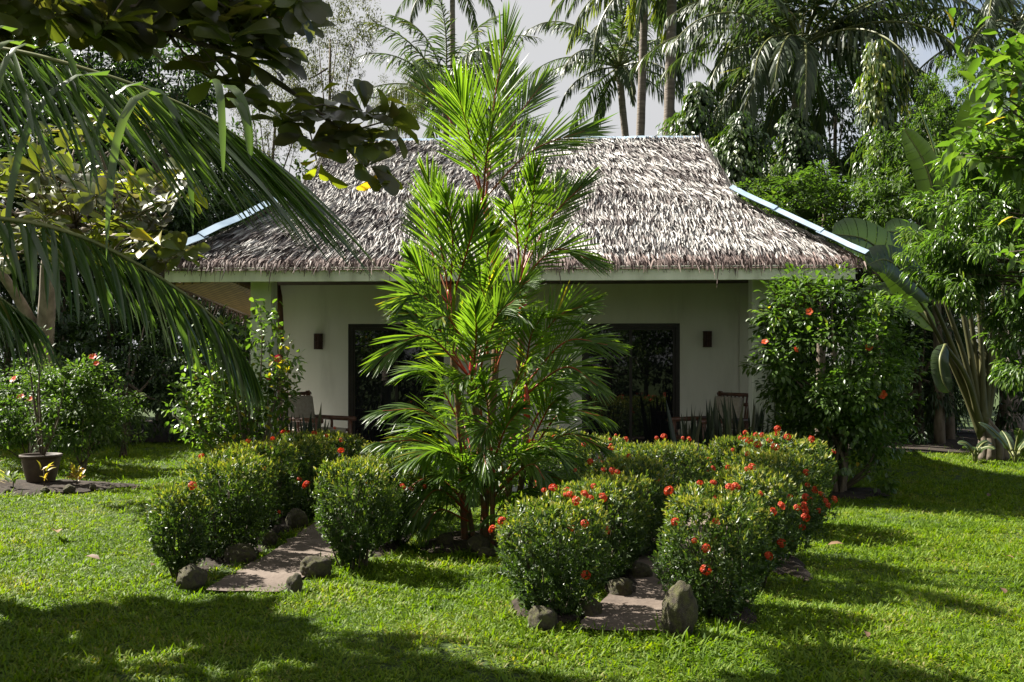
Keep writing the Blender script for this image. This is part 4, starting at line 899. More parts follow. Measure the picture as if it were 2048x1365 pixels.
# ---------------------------------------------------------------- flowerpot and its bed
def flowerpot():
    p = W(82, 960, 13.9); p[2] = .03
    t = thing('flowerpot', 'big round brown flowerpot standing on bare earth in the lawn', 'flowerpot', p, scale=.86)
    mb = MB(); lathe(mb, [(.0, .0), (.20, .0), (.215, .02), (.27, .24), (.295, .38), (.30, .40), (.322, .405), (.325, .445), (.31, .45), (.29, .44), (.275, .36), (.0, .355)], 36); mb.build('pot', M_POT, t)
    mb = MB(); lathe(mb, [(0, .385), (.15, .39), (.283, .365)], 24); mb.build('potting_soil', M_SOIL, t)
    q = np.array(p) + [.02, 0, .33]
    s = thing('sapling', 'thin dark-stemmed sapling growing out of the brown flowerpot', 'plant', q)
    tips = [W(a, b, 13.9 + d) - q for a, b, d in ((95, 700, 0), (60, 720, .2), (130, 760, -.2), (40, 790, .1), (110, 800, .2), (70, 850, -.2), (120, 870, -.2), (55, 700, .2), (85, 660, 0))]
    ml, mw = branchy(91, tips, np.zeros(3), .08, .42, 30, 0, 0, r0=.018, spread=.12, along=.5); ml.build('foliage', L_BUSH, s); mw.build('stems', M_TWIG, s)
flowerpot()
def small_plants():
    rs = RS(95)
    def croton(x, y, n, L, label, mat, h):
        mb = MB(); a = rs.uniform(0, 6.28, n); el = rs.uniform(.5, 1.4, n); P = np.stack([rs.normal(size=n) * .03, rs.normal(size=n) * .03, rs.uniform(.3, 1, n) * h], 1)
        D = np.stack([np.cos(a) * np.cos(el), np.sin(a) * np.cos(el), np.sin(el)], 1)
        leaves(mb, P, D, np.stack([-np.cos(a), -np.sin(a), np.full(n, .7)], 1), rs.uniform(.7, 1.1, n) * L, L * .38, T_LEAF, 0, rs.uniform(0, 1, n))
        t = thing('croton', label, 'plant', (x, y, .01)); mb.build('foliage', mat, t)
        mw = MB(); tube(mw, [(0, 0, -.03), (.01, 0, h * .5), (0, 0, h)], .007, 5); mw.build('stem', M_TWIG, t)
    croton(-5.93, 13.55, 22, .15, 'bright yellow croton at the edge of the earth round the flowerpot', L_CROTON, .22)
    croton(-6.28, 13.35, 6, .17, 'thin reddish plant close to the flowerpot', L_CROTON, .26)
    croton(-6.62, 13.2, 7, .20, 'dull curled-leaf plant in front of the flowerpot', L_BUSH, .22)
    croton(-7.05, 13.2, 8, .18, 'reddish plant near the arching pale leaves', L_CROTON, .2)
    n = 46; mb = MB(); a = rs.uniform(0, 6.28, n); el = rs.uniform(.5, 1.35, n); D = np.stack([np.cos(a) * np.cos(el), np.sin(a) * np.cos(el), np.sin(el)], 1)
    strips(mb, np.zeros((n, 3)), D, np.stack([-np.sin(a), np.cos(a), 0 * a], 1), rs.uniform(.5, .85, n), .022, rs.uniform(1.0, 2.6, n), 6, 0, rs.uniform(0, 1, n), None, .2)
    o = mb.build('spider_plant', L_SPIDER); o.location = (-7.35, 13.7, .02); tag(o, 'pale spider plant with thin arching leaves beside the flowerpot', 'plant')
small_plants()
def fallen():
    rs = RS(97)
    labels = [(110, 1072, 'dark curled palm sheath lying on the lawn below the flowerpot', .26), (200, 1130, 'brown fallen leaf on the sunny grass near the small dark shrub', .16), (310, 1140, 'reddish fallen leaf in the grass next to the small dark shrub', .12), (1655, 1100, 'tan fallen leaf on the lawn beside the flower-covered shrubs', .14),
              (1735, 1290, 'pale fallen leaf on the front lawn', .10), (2010, 1200, 'brown fallen leaf on the lawn at the far right', .13), (2028, 1127, 'small orange fallen leaf near the right edge of the lawn', .08), (1975, 1000, 'dark fallen leaf in the shaded part of the lawn', .12), (262, 985, 'pale dry leaf on the sunny lawn behind the clipped shrubs', .12)]
    for px, py, l, s in labels:
        mb = MB(); p = G(px, py); a = rs.uniform(0, 6.28)
        leaves(mb, np.zeros((1, 3)), np.array([[math.cos(a), math.sin(a), .25]]), np.array([[.3, -.3, 1.0]]), s, s * .45, T_LEAF, 0, rs.uniform(0, 1, 1)); o = mb.build('fallen_leaf', M_FALLEN); o.location = p + [0, 0, .045]; tag(o, l, 'leaf', 'fallen leaves on the lawn')
fallen()

# ---------------------------------------------------------------- coconut palm reaching in from the side of the lawn
def near_coconut():
    base = np.array([-4.55, 4.9, 0]); t = thing('coconut_palm', 'young coconut palm whose long drooping fronds reach across the front of the garden', 'palm tree', base)
    crown = np.array([-4.3, 4.95, 2.75])
    mb = MB(); tube(mb, spline([base * [1, 1, 0] + [0, 0, -.1] - base, [.05, 0, 1.2], crown - base], 24), np.interp(np.arange(24), [0, 4, 23], [.22, .15, .12]) * (1 + .05 * (np.arange(24) % 2)), 12); mb.build('trunk', M_COCOBARK, t)
    def fr(ctrl, nl, L, seed, **k):
        lf, rc = frond([np.array(c) - base for c in ctrl], nl, L, .026, seed, rr=.017, fold=.45, nseg=6, **k); f = lf.build('frond', L_COCO, t); rc.build('rachis', M_RACHIS, f); return f
    P = lambda *a: [W(*q) for q in a]
    fr([crown] + P((-300, 75, 5.0), (0, 98, 5.0), (200, 148, 5.0), (330, 195, 5.0), (420, 238, 4.97), (515, 300, 4.93)), 84, .98, 601, ang=(58, 8), lift=-40, grav=.22, start=.22, jit=.06, tipl=.80)
    fr([crown] + P((-320, 420, 4.7), (0, 438, 4.7), (150, 470, 4.7), (280, 532, 4.75), (400, 612, 4.8), (465, 680, 4.85), (500, 735, 4.9)), 74, .50, 602, ang=(60, 12), lift=-35, grav=1.1, start=.2, jit=.09)
    fr([crown] + P((-500, 560, 4.3), (-220, 520, 4.3), (-60, 560, 4.35), (60, 640, 4.4)), 40, .55, 607, ang=(62, 14), lift=-15, grav=1.5, start=.2)
    for i, az in enumerate((2.2, 3.1, 4.0, 5.0)):
        fr(arch(az, 1.0, 3.2, 1.5, crown), 46, .75, 610 + i, ang=(60, 16), lift=0, grav=.9, start=.2)
    # broken leaflets hanging straight down from the upper frond
    mb = MB(); rs = RS(620)
    hang = [(30, 60, 230), (45, 85, 200), (75, 95, 220), (105, 90, 170), (218, 145, 480), (280, 165, 330), (286, 165, 250), (330, 195, 420), (425, 165, 250), (445, 170, 190), (452, 195, 160)]
    for i, (x, y, l) in enumerate(hang):
        p = W(x, y, 4.97 - .02 * (i % 3)); a = rs.uniform(-.25, .35)
        strips(mb, p[None] - base, np.array([[.28 * rs.normal() + .1, -.12, .10]]), np.array([[1.0, a * 2, 0]]), l / 400.0 + .05, .034 + .01 * rs.uniform(), 5.0, 8, 0, np.array([.55 + .2 * rs.normal()]), [.9, 1, 1, 1, .95, .9, .7, .45, .05], .3)
    mb.build('hanging_leaflets', L_COCO, t)
near_coconut()

# ---------------------------------------------------------------- sea-almond trees with big round leaves
def whorls(mb, C, A, rs, L=.25, n=(7, 11), tone=.4, mat=0, droop=.25):
    for c, a in zip(C, A):
        k = rs.randint(*n); a = a / np.linalg.norm(a); s = np.cross(a, [.3, .2, 1]); s /= np.linalg.norm(s); b = np.cross(a, s)
        ph = np.arange(k) * 2.4 + rs.uniform(0, 6.28); tl = rs.uniform(.7, 1.5, k)
        R = s * np.cos(ph)[:, None] + b * np.sin(ph)[:, None]
        D = a * np.cos(tl)[:, None] + R * np.sin(tl)[:, None] + np.array([0, 0, -droop]) * rs.uniform(.2, 1.4, k)[:, None]
        Nn = a * np.sin(tl)[:, None] - R * np.cos(tl)[:, None]
        Ls = L * rs.uniform(.6, 1.12, k)
        leaves(mb, c + R * .01 + a * rs.uniform(-.05, .05, k)[:, None], D, Nn, Ls, Ls * rs.uniform(.5, .6, k), T_OBOV, mat, np.clip(rs.normal(tone, .2, k), 0, 1))
# patches of lawn which the sun reaches: twigs over the line of the sun to these are missing from the crown
LIT = [(-1.0, 8.3, 1.2, 1.6), (-.35, 6.9, .42, .55), (-4.4, 13.5, 2.2, 4.5), (-3.2, 9.4, 1.6, 1.4), (2.6, 7.0, 1.3, 1.2), (2.6, 5.9, .7, .35), (.7, 7.0, .8, 1.1), (-2.3, 9.3, 1.2, 2.2), (1.5, 8.2, 1.6, 2.0), (-1.75, 8.6, .35, 1.0), (-.5, 7.0, .95, .9), (.05, 6.0, .5, .5), (2.9, 6.6, 1.4, .9), (1.1, 5.9, .45, .4), (.55, 5.7, .6, .5), (3.1, 6.2, .9, .8), (2.7, 5.5, .3, .4), (-2.3, 6.4, .2, .13), (-1.9, 5.9, .22, .13), (-2.6, 5.8, .15, .1), (-3.0, 7.3, .5, .3), (-1.2, 5.5, .15, .1), (-3.6, 4.0, 1.0, .6), (-4.6, 4.2, .9, .5), (-.28, 9.5, .9, 1.2), (-.1, 5.75, .35, .25), (1.5, 5.45, .4, .2)]
LIT += [(a, b, c, c * .7) for a, b, c in zip(RS(19).uniform(-3.8, .2, 30), RS(20).uniform(5.2, 7.4, 30), RS(21).uniform(.10, .26, 30))]
def shades_lit(p, lawn=True):
    k = p[2] / SUN.z; x, y = p[0] - SUN.x * k, p[1] - SUN.y * k
    if lawn and any(((x - a) / (rx + .05)) ** 2 + ((y - b) / (ry + .04)) ** 2 < 1 for a, b, rx, ry in LIT): return True
    for q, r in LIT3:
        v = np.array(p) - q; s = np.array(SUN); a = v @ s
        if a > 0 and np.linalg.norm(v - a * s) < r: return True
    return False
LIT3 = [(np.array([-3.5, 13.0, 1.3]), 1.15), (np.array([-6.2, 15.6, 1.2]), .9), (np.array([-1.9, 5.0, 3.0]), .55), (np.array([-1.6, 4.8, 2.3]), .5)]
def almond_near():
    base = np.array([-6.0, 8.4, 0]); t = thing('almond_tree', 'sea almond tree with big dark round leaves overhanging the front lawn', 'tree', base)
    rs = RS(401); mw = MB(); tube(mw, spline([(0, 0, -.1), (.1, -.1, 1.6), (.05, -.2, 3.4), (.3, -.3, 5.6)], 18), np.linspace(.17, .07, 18), 10)
    mb = MB(); C, A = [], []
    tries = 0
    while len(C) < 380 and tries < 14000:
        tries += 1
        d = rdir(rs, 1)[0]; p = np.array([-4.7, 7.2, 4.95]) + d * rs.uniform(.35, 1) ** .6 * np.array([3.7, 2.2, 1.75])
        px, py = 1024 + F * p[0] / p[1], HOR - F * (p[2] - EYE) / p[1]
        lim = np.interp(px, [-400, 0, 420, 520, 600, 660], [300, 120, 110, 150, 40, -60])
        if px > 660 and py > -60: continue
        if py > lim - 45: continue
        if shades_lit(p): continue
        C.append(p); A.append(nrm(np.array([d[0] * .6, d[1] * .6, .55])) )
    for i in range(150):   # western lobe of the crown, out of view, added to shade the front lawn
        d = rdir(rs, 1)[0]; p = np.array([-6.5, 8.7, 5.2]) + d * rs.uniform(.3, 1) ** .6 * np.array([1.9, 1.5, 1.2])
        if not shades_lit(p): C.append(p); A.append(nrm(np.array([d[0] * .6, d[1] * .6, .55])))
    for i in range(70):   # the near rim of the crown that hangs into view
        px = rs.uniform(-60, 600); C.append(W(px, rs.uniform(-30, np.interp(px, [0, 400, 520, 600], [60, 85, 125, 10])), rs.uniform(5.9, 7.4))); A.append(nrm(np.array([.3, -.4, .5]) + rs.normal(size=3) * .3))
    spray = [(480, 190, 6.6), (430, 160, 6.6), (640, 235, 6.8), (730, 225, 6.9), (745, 285, 6.8), (690, 300, 6.9), (770, 245, 7.0), (620, 285, 6.7), (735, 335, 6.9), (570, 230, 6.6), (540, 120, 6.7), (590, 60, 6.7), (470, 100, 6.6)]
    for q in spray: C.append(W(*q)); A.append(nrm(np.array([.25, -.35, .55]) + rs.normal(size=3) * .2))
    whorls(mb, np.array(C) - base, A, rs, .28, (8, 13), .36)
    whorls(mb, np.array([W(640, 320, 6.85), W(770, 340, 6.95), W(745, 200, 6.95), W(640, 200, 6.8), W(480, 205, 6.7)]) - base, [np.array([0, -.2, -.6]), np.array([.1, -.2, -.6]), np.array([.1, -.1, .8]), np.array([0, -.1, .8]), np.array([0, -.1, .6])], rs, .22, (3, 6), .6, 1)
    mb.build('crown', [L_ALMOND, L_ALMOND_Y], t)
    hubs = [np.array(h) for h in ((1.0, -.9, 4.4), (2.2, -1.4, 4.6), (3.2, -1.7, 4.3), (-.8, -.6, 4.8), (1.2, .2, 5.8), (.2, -1.8, 5.0), (-1.8, -1.2, 5.2))]
    for i, h in enumerate(hubs):
        tube(mw, spline([(.08, -.2, 2.6 + .25 * i), h * [.45, .45, .82], h], 12), np.linspace(.06, .025, 12), 7)
    CC = np.array(C) - base; sec = CC[rs.permutation(len(CC))[:46]] + rs.normal(size=(46, 3)) * .12
    for q in sec:
        h = hubs[int(np.argmin([np.linalg.norm(q - w) for w in hubs]))]; tube(mw, spline([h, h * .5 + q * .5 + rs.normal(size=3) * .16, q], 8), np.linspace(.016, .008, 8), 5)
    for c in CC:
        h = sec[int(np.argmin([np.linalg.norm(c - w) for w in sec]))]; tube(mw, spline([h, h * .5 + c * .5 + rs.normal(size=3) * .08, c], 6), np.linspace(.008, .005, 6), 5)
    o = W(330, 60, 6.5) - base; e = W(690, 265, 6.85) - base
    tube(mw, spline([hubs[1], o, o * .5 + e * .5 + [0, 0, .1], e], 14), np.linspace(.025, .008, 14), 6)
    mw.build('trunk', M_BARK, t)
almond_near()
def almond_mid():
    base = W(85, 890, 17.6); base[2] = 0
    t = thing('almond_tree', 'sea almond tree with a pale forked trunk behind the flowerpot, some leaves sunny yellow', 'tree', base)
    rs = RS(411); mw = MB()
    tr = [W(80, 890, 17.6), W(84, 780, 17.6), W(88, 690, 17.5), W(95, 600, 17.3), W(98, 520, 17), W(120, 420, 16)]; tr[0][2] = -.1
    tube(mw, spline([q - base for q in tr], 22), np.linspace(.20, .10, 22), 10)
    tr2 = [W(86, 690, 17.55), W(62, 645, 17.4), W(35, 595, 17.2), W(-30, 500, 16.5)]; tube(mw, spline([q - base for q in tr2], 14), np.linspace(.13, .07, 14), 8)
    C, A = [], []
    for i in range(92):
        px = rs.uniform(-60, 375); py = rs.uniform(335, 540 - max(0, (px - 200)) * .12); C.append(W(px, py, rs.uniform(10.8, 13.5))); A.append(nrm(np.array([.1, -.3, .6]) + rs.normal(size=3) * .3))
    for i in range(60):
        C.append(W(rs.uniform(-200, 330), rs.uniform(230, 420), rs.uniform(13, 18))); A.append(nrm(np.array([.1, -.2, .7]) + rs.normal(size=3) * .3))
    k = [i for i in range(len(C)) if not shades_lit(C[i], False)]; C = [C[i] for i in k]; A = [A[i] for i in k]
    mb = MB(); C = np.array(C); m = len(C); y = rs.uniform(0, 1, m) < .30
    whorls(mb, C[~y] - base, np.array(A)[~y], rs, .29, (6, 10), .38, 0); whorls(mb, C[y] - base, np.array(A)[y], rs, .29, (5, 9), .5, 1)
    mb.build('crown', [L_ALMOND, L_ALMOND_Y], t)
    hubs = [q - base for q in (W(120, 420, 15.5), W(250, 430, 13.5), W(30, 430, 13.5), W(150, 450, 12.2), W(300, 470, 12.2), W(-60, 400, 15))]
    for h in hubs: tube(mw, spline([tr[4] - base, (tr[4] - base) * .5 + h * .5 + [0, 0, .15], h], 10), np.linspace(.07, .025, 10), 6)
    for c in C - base:
        h = hubs[int(np.argmin([np.linalg.norm(c - q) for q in hubs]))]; tube(mw, spline([h, h * .4 + c * .6 + rs.normal(size=3) * .12, c], 7), np.linspace(.02, .007, 7), 5)
    mw.build('trunk', M_PBARK, t)
almond_mid()
# ---------------------------------------------------------------- background trees
def crown_variant(name, mat, *a, **k):
    mb, cn = crown_mb(*a, **k); return mb.mesh('crown', mat, smooth=False), cn
CV = {
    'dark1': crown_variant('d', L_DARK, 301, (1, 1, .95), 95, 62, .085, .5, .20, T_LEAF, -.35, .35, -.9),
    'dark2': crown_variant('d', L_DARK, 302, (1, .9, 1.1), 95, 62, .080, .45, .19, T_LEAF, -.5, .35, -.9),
    'green1': crown_variant('g', L_BUSH, 303, (1, .9, .75), 105, 60, .082, .42, .135, T_LEAF, -.5, .5, -.7, rndm=.46),
    'green2': crown_variant('g', L_BUSH, 304, (1, 1, .9), 105, 60, .076, .42, .125, T_LEAF, -.5, .5, -.7, rndm=.46),
    'fine': crown_variant('f', L_FINE, 305, (1, .9, 1.15), 150, 60, .046, .40, .14, T_DIAMOND, -.3, .25, -.8),
}
def trunk_for(t, z, r, cn, sc, mat=M_BARK, limbs=6, seed=1):
    rs = RS(seed); mb = MB(); top = np.array([rs.normal() * .15, rs.normal() * .15, z + .1 * sc[2]])
    tube(mb, spline([(0, 0, -.1), (rs.normal() * .08, rs.normal() * .08, z * .5), top], 14), np.linspace(r, r * .45, 14), 8)
    for i in range(limbs):
        c = cn[(i * 11) % len(cn)] * np.array(sc) * .8 + [0, 0, z]; s = np.array([0, 0, z * rs.uniform(.55, .95)])
        tube(mb, spline([s, s * .5 + c * .5 + [0, 0, -.1], c], 8), np.linspace(r * .4, r * .1, 8), 5)
    return mb.build('trunk', mat, t)
def tree(name, px, Y, zc, sc, v, label, rz=0.0, group=None, X=None, r=.12, mat=None, cat='tree'):
    x = (px - 1024) * Y / F if X is None else X
    t = thing(name, label, cat, (x, Y, 0), 0, group); me, cn = CV[v]
    if mat:
        me = me.copy(); me.materials[0] = mat
    sc = (sc,) * 3 if np.isscalar(sc) else sc
    put('crown', me, t, (0, 0, zc), rz, sc)
    c, s = math.cos(rz), math.sin(rz); cn2 = np.stack([cn[:, 0] * c - cn[:, 1] * s, cn[:, 0] * s + cn[:, 1] * c, cn[:, 2]], 1)
    trunk_for(t, zc, r, cn2, sc, seed=int(abs(px)) + int(Y * 7))
    return t
GL = 'dark trees beyond the lawn left of the house'
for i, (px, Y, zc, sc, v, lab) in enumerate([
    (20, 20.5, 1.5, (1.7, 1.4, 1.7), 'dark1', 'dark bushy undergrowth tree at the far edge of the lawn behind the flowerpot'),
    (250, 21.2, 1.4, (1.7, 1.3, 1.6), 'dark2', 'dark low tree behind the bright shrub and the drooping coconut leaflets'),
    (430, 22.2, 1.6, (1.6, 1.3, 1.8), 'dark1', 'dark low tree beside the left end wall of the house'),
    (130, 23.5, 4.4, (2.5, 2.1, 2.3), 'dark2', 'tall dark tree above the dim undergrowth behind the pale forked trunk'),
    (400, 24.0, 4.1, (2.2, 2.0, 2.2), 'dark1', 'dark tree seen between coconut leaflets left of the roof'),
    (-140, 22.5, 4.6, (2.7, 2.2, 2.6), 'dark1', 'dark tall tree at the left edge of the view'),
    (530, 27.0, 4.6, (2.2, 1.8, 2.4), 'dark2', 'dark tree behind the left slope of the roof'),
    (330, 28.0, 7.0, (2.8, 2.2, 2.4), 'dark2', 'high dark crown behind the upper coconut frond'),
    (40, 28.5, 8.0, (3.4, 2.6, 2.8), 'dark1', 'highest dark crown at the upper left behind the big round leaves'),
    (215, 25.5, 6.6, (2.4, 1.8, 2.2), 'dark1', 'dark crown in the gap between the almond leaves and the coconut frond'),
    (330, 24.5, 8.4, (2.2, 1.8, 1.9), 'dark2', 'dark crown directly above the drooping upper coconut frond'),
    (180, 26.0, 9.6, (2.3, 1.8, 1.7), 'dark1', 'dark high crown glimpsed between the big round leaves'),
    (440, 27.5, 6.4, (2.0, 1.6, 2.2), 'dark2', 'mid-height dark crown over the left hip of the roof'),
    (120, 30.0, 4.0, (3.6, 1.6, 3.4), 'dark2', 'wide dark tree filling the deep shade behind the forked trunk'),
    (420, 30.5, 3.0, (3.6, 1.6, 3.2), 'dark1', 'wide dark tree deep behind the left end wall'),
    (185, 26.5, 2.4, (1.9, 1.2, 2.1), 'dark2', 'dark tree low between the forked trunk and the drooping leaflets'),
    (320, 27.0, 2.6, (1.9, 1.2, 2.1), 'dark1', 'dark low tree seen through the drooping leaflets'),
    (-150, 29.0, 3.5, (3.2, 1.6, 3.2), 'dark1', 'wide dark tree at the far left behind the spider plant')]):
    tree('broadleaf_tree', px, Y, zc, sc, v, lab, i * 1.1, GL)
for i, (X, Y, zc, s) in enumerate(((-17, 24.5, 7.5, 3.6), (-14.5, 28.5, 9.0, 3.6), (-13.2, 21.6, 4.5, 2.6))):
    tree('broadleaf_tree', -500, Y, zc, (s, s * .9, s * .9), ('dark1', 'dark2')[i % 2], 'dark forest tree standing beyond the left edge of the view', i, 'forest trees outside the view', X=X)
tree('feathery_tree', 655, 25, W(0, 95, 25)[2], (1.45, 1.2, 2.0), 'fine', 'sparse feathery tree against the white sky left of the red palm', .4, r=.07)
tree('feathery_tree', 545, 26, W(0, 220, 26)[2], (1.3, 1.1, 1.7), 'fine', 'pale feathery tree behind the hanging round-leaved twig', 2.0, r=.07)
tree('broadleaf_tree', 1040, 34, W(0, 262, 34)[2], (.85, .8, .95), 'dark2', 'small round dark tree showing above the ridge behind the red palm', 1.0)
tree('feathery_tree', 800, 33, W(0, 225, 33)[2], (1.0, 1.0, 1.3), 'fine', 'low feathery tree at the ridge between the round-leaved twig and red palm', 1.0, r=.06)
GR = 'leafy trees right of the house'
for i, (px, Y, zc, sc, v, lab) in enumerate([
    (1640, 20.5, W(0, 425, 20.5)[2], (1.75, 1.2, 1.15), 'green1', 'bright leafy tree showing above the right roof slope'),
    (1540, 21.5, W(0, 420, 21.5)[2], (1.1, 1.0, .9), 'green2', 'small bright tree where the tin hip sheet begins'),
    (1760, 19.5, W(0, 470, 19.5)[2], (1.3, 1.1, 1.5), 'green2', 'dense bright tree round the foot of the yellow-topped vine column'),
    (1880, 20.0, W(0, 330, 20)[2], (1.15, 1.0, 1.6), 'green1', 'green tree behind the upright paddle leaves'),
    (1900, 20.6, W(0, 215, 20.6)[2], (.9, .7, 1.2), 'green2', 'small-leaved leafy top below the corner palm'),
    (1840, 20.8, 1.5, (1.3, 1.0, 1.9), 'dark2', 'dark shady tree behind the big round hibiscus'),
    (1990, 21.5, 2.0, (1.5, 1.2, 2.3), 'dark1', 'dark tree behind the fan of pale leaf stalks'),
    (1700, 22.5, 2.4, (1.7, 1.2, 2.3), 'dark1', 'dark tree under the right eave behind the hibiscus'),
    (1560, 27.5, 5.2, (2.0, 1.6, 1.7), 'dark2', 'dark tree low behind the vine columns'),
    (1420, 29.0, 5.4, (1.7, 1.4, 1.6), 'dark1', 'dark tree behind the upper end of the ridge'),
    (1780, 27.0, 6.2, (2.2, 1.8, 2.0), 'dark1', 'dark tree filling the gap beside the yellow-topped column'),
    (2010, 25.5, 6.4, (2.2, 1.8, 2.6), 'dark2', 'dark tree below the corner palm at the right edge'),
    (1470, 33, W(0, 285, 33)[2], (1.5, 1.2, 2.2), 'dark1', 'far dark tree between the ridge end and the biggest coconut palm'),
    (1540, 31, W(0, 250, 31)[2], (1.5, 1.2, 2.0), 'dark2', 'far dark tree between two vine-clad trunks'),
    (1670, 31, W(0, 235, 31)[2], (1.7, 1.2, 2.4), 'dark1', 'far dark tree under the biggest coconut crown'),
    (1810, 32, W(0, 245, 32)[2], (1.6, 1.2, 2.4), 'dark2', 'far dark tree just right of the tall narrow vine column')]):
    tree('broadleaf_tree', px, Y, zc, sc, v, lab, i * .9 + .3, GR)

# climbing vines that cover dead palm trunks
def vine_mesh(seed, mat_top=None):
    rs = RS(seed); n = 7200; mb = MB(); z = rs.uniform(0, 1, n) ** .9
    a = rs.uniform(0, 6.28, n); k = 1 + .42 * np.sin(z * 15 + a * 1.3 + seed) * np.sin(z * 6 + a + seed * 2) + .30 * np.sin(z * 37 + 2 * a + seed) + .2 * np.sin(z * 71 + 3 * a)
    r = np.interp(z, [0, .3, .7, .9, 1], [.56, .58, .54, .44, .16]) * k * rs.uniform(.35, 1.2, n)
    P = np.stack([r * np.cos(a), r * np.sin(a), z * 6], 1); out = np.stack([np.cos(a), np.sin(a), 0 * a], 1)
    D = nrm(out * .6 + np.array([0, 0, -.75]) + rdir(rs, n) * .5); L = rs.uniform(.10, .19, n)
    tone = .38 + .12 * np.sin(z * 23 + a * 2)
    top = (z > .84 + .06 * np.sin(3 * a)) & (rs.uniform(0, 1, n) < .62)
    if mat_top:
        leaves(mb, P[~top], D[~top], out[~top] + [0, 0, .6], L[~top], L[~top] * .5, T_LEAF, 0, np.clip(rs.normal(0, .2, (~top).sum()) + tone[~top], 0, 1))
        leaves(mb, P[top], D[top], out[top] + [0, 0, .6], L[top], L[top] * .6, T_LEAF, 1, rs.uniform(0, 1, top.sum()))
        return mb.mesh('vine_leaves', [L_VINE, mat_top], smooth=False)
    leaves(mb, P, D, out + [0, 0, .6], L, L * .5, T_LEAF, 0, np.clip(rs.normal(0, .2, n) + tone, 0, 1))
    return mb.mesh('vine_leaves', L_VINE, smooth=False)
VM = [vine_mesh(1), vine_mesh(2), vine_mesh(3, L_YELLOW)]
def vine_column(px, Y, top, w, v, label, rz=0.0):
    x = (px - 1024) * Y / F; z = W(0, top, Y)[2]
    t = thing('vine_covered_trunk', label, 'vine column', (x, Y, 0), 0, 'trunks covered in climbing vines')
    put('vine_leaves', VM[v], t, (0, 0, 0), rz, (w, w, z / 6))
    mb = MB(); tube(mb, [(0, 0, -.1), (.04, .02, z * .5), (0, 0, z * .93)], [.14, .12, .08], 8); mb.build('trunk', M_BARK, t)
vine_column(1395, 23, 165, 1.05, 0, 'vine-clad trunk just right of the ridge end', 0)
vine_column(1482, 22, 225, 1.05, 1, 'dark vine-clad trunk above the bend of the right roof edge', 1)
vine_column(1592, 23.5, 218, 1.15, 0, 'broad vine-clad trunk directly under the biggest coconut crown', 2.3)
vine_column(1757, 21, 80, .72, 2, 'tall narrow vine column with a yellow top', .5)
vine_column(1868, 23, 185, .95, 1, 'vine-clad trunk behind the upright paddle leaf', 2.0)

# ---------------------------------------------------------------- coconut palms behind
def frond_var(seed, elev, L, droop, mat, grav=1.5, lift=-5, nl=54, LL=.78, wd=.05):
    lf, rc = frond(arch(0, elev, L, droop, n=7), nl, LL, wd, seed, ang=(66, 18), lift=lift, grav=grav, nseg=4, rr=.045, start=.16, fold=0, jit=.13)
    for f, m in rc.f: lf.f.append((f + lf.n, 1))
    lf.v += rc.v; lf.r += rc.r; lf.n += rc.n
    return lf.mesh('frond', [mat, M_RACHIS], smooth=False)
def frond_set(mat, s): return {'up': [frond_var(s + 1, 1.30, 4.0, 1.1, mat, .9), frond_var(s + 2, 1.05, 4.2, 1.3, mat, 1.2)], 'mid': [frond_var(s + 3, .70, 4.4, 1.45, mat, 1.5), frond_var(s + 4, .50, 4.4, 1.3, mat, 1.7)], 'low': [frond_var(s + 5, .10, 4.2, 1.25, mat, 2.0), frond_var(s + 6, -.25, 3.9, 1.15, mat, 2.2)]}
FS = frond_set(L_COCO_FAR, 700); FSY = frond_set(L_COCO_YOUNG, 720)
def coconut(px, py, Y, s, label, seed, n=(6, 9, 8), lean=.4, fs=FS, r=.16, extra=(), skip=None, nuts=0):
    c = W(px, py, Y); rs = RS(seed); base = np.array([c[0] + lean * rs.normal(), Y, 0])
    t = thing('coconut_palm', label, 'palm tree', base, 0, 'coconut palms behind the house')
    cc = c - base; mb = MB(); m = 34
    tube(mb, spline([(0, 0, -.1), cc * [.2, .2, .45], cc * [.75, .75, .8], cc], m), np.interp(np.arange(m), [0, 3, m - 1], [r * 1.6, r * 1.05, r * .8]) * (1 + .05 * (np.arange(m) % 2)), 10); mb.build('trunk', M_COCOBARK, t)
    lst = []
    for kind, k in zip(('up', 'mid', 'low'), n):
        o = rs.uniform(0, 6.28)
        for i in range(k): lst.append((kind, i % 2, o + i * 2 * math.pi / k + rs.normal() * .25))
    lst += list(extra)
    for kind, v, az in lst:
        if skip and skip(az % (2 * math.pi), kind): continue
        f = put('frond', fs[kind][v], t, cc, az, s * rs.uniform(.85, 1.1)); f.rotation_euler = (rs.normal() * .10, rs.normal() * .10, az)
    if nuts:
        for i in range(nuts):
            a = i * 2.1; mb = MB(); lathe(mb, [(0, -.14), (.07, -.12), (.11, -.04), (.11, .05), (.06, .13), (0, .15)], 12); o = mb.build('coconut', M_RACHIS, t); o.location = cc + np.array([.22 * math.cos(a), .22 * math.sin(a), -.28 - .1 * (i % 2)])
coconut(1605, 95, 26, 1.08, 'biggest coconut palm with long drooping fronds over the right roof end', 801, (11, 15, 13), extra=[('mid', 0, .1), ('mid', 1, -.15), ('low', 0, .25), ('low', 1, 3.3), ('mid', 1, 3.0), ('low', 0, -1.2), ('low', 1, -1.8), ('low', 1, -2.3)], nuts=5, skip=lambda a, k: k != 'low' and .35 < a < 1.25)
coconut(1238, 135, 40, .98, 'single coconut palm standing against the white sky above the ridge', 802, (5, 9, 9), nuts=3)
coconut(1345, -75, 30, 1.0, 'tall coconut palm whose bare grey trunk rises beside the ridge end', 803, (4, 6, 6), r=.17, extra=[('low', 1, 3.5), ('low', 0, 2.9), ('low', 1, 4.2), ('low', 0, 5.2)])
coconut(1290, -60, 33, .95, 'coconut palm with fresh yellow-green hanging fronds at the top of the view', 804, (2, 5, 8), fs=FSY, r=.15)
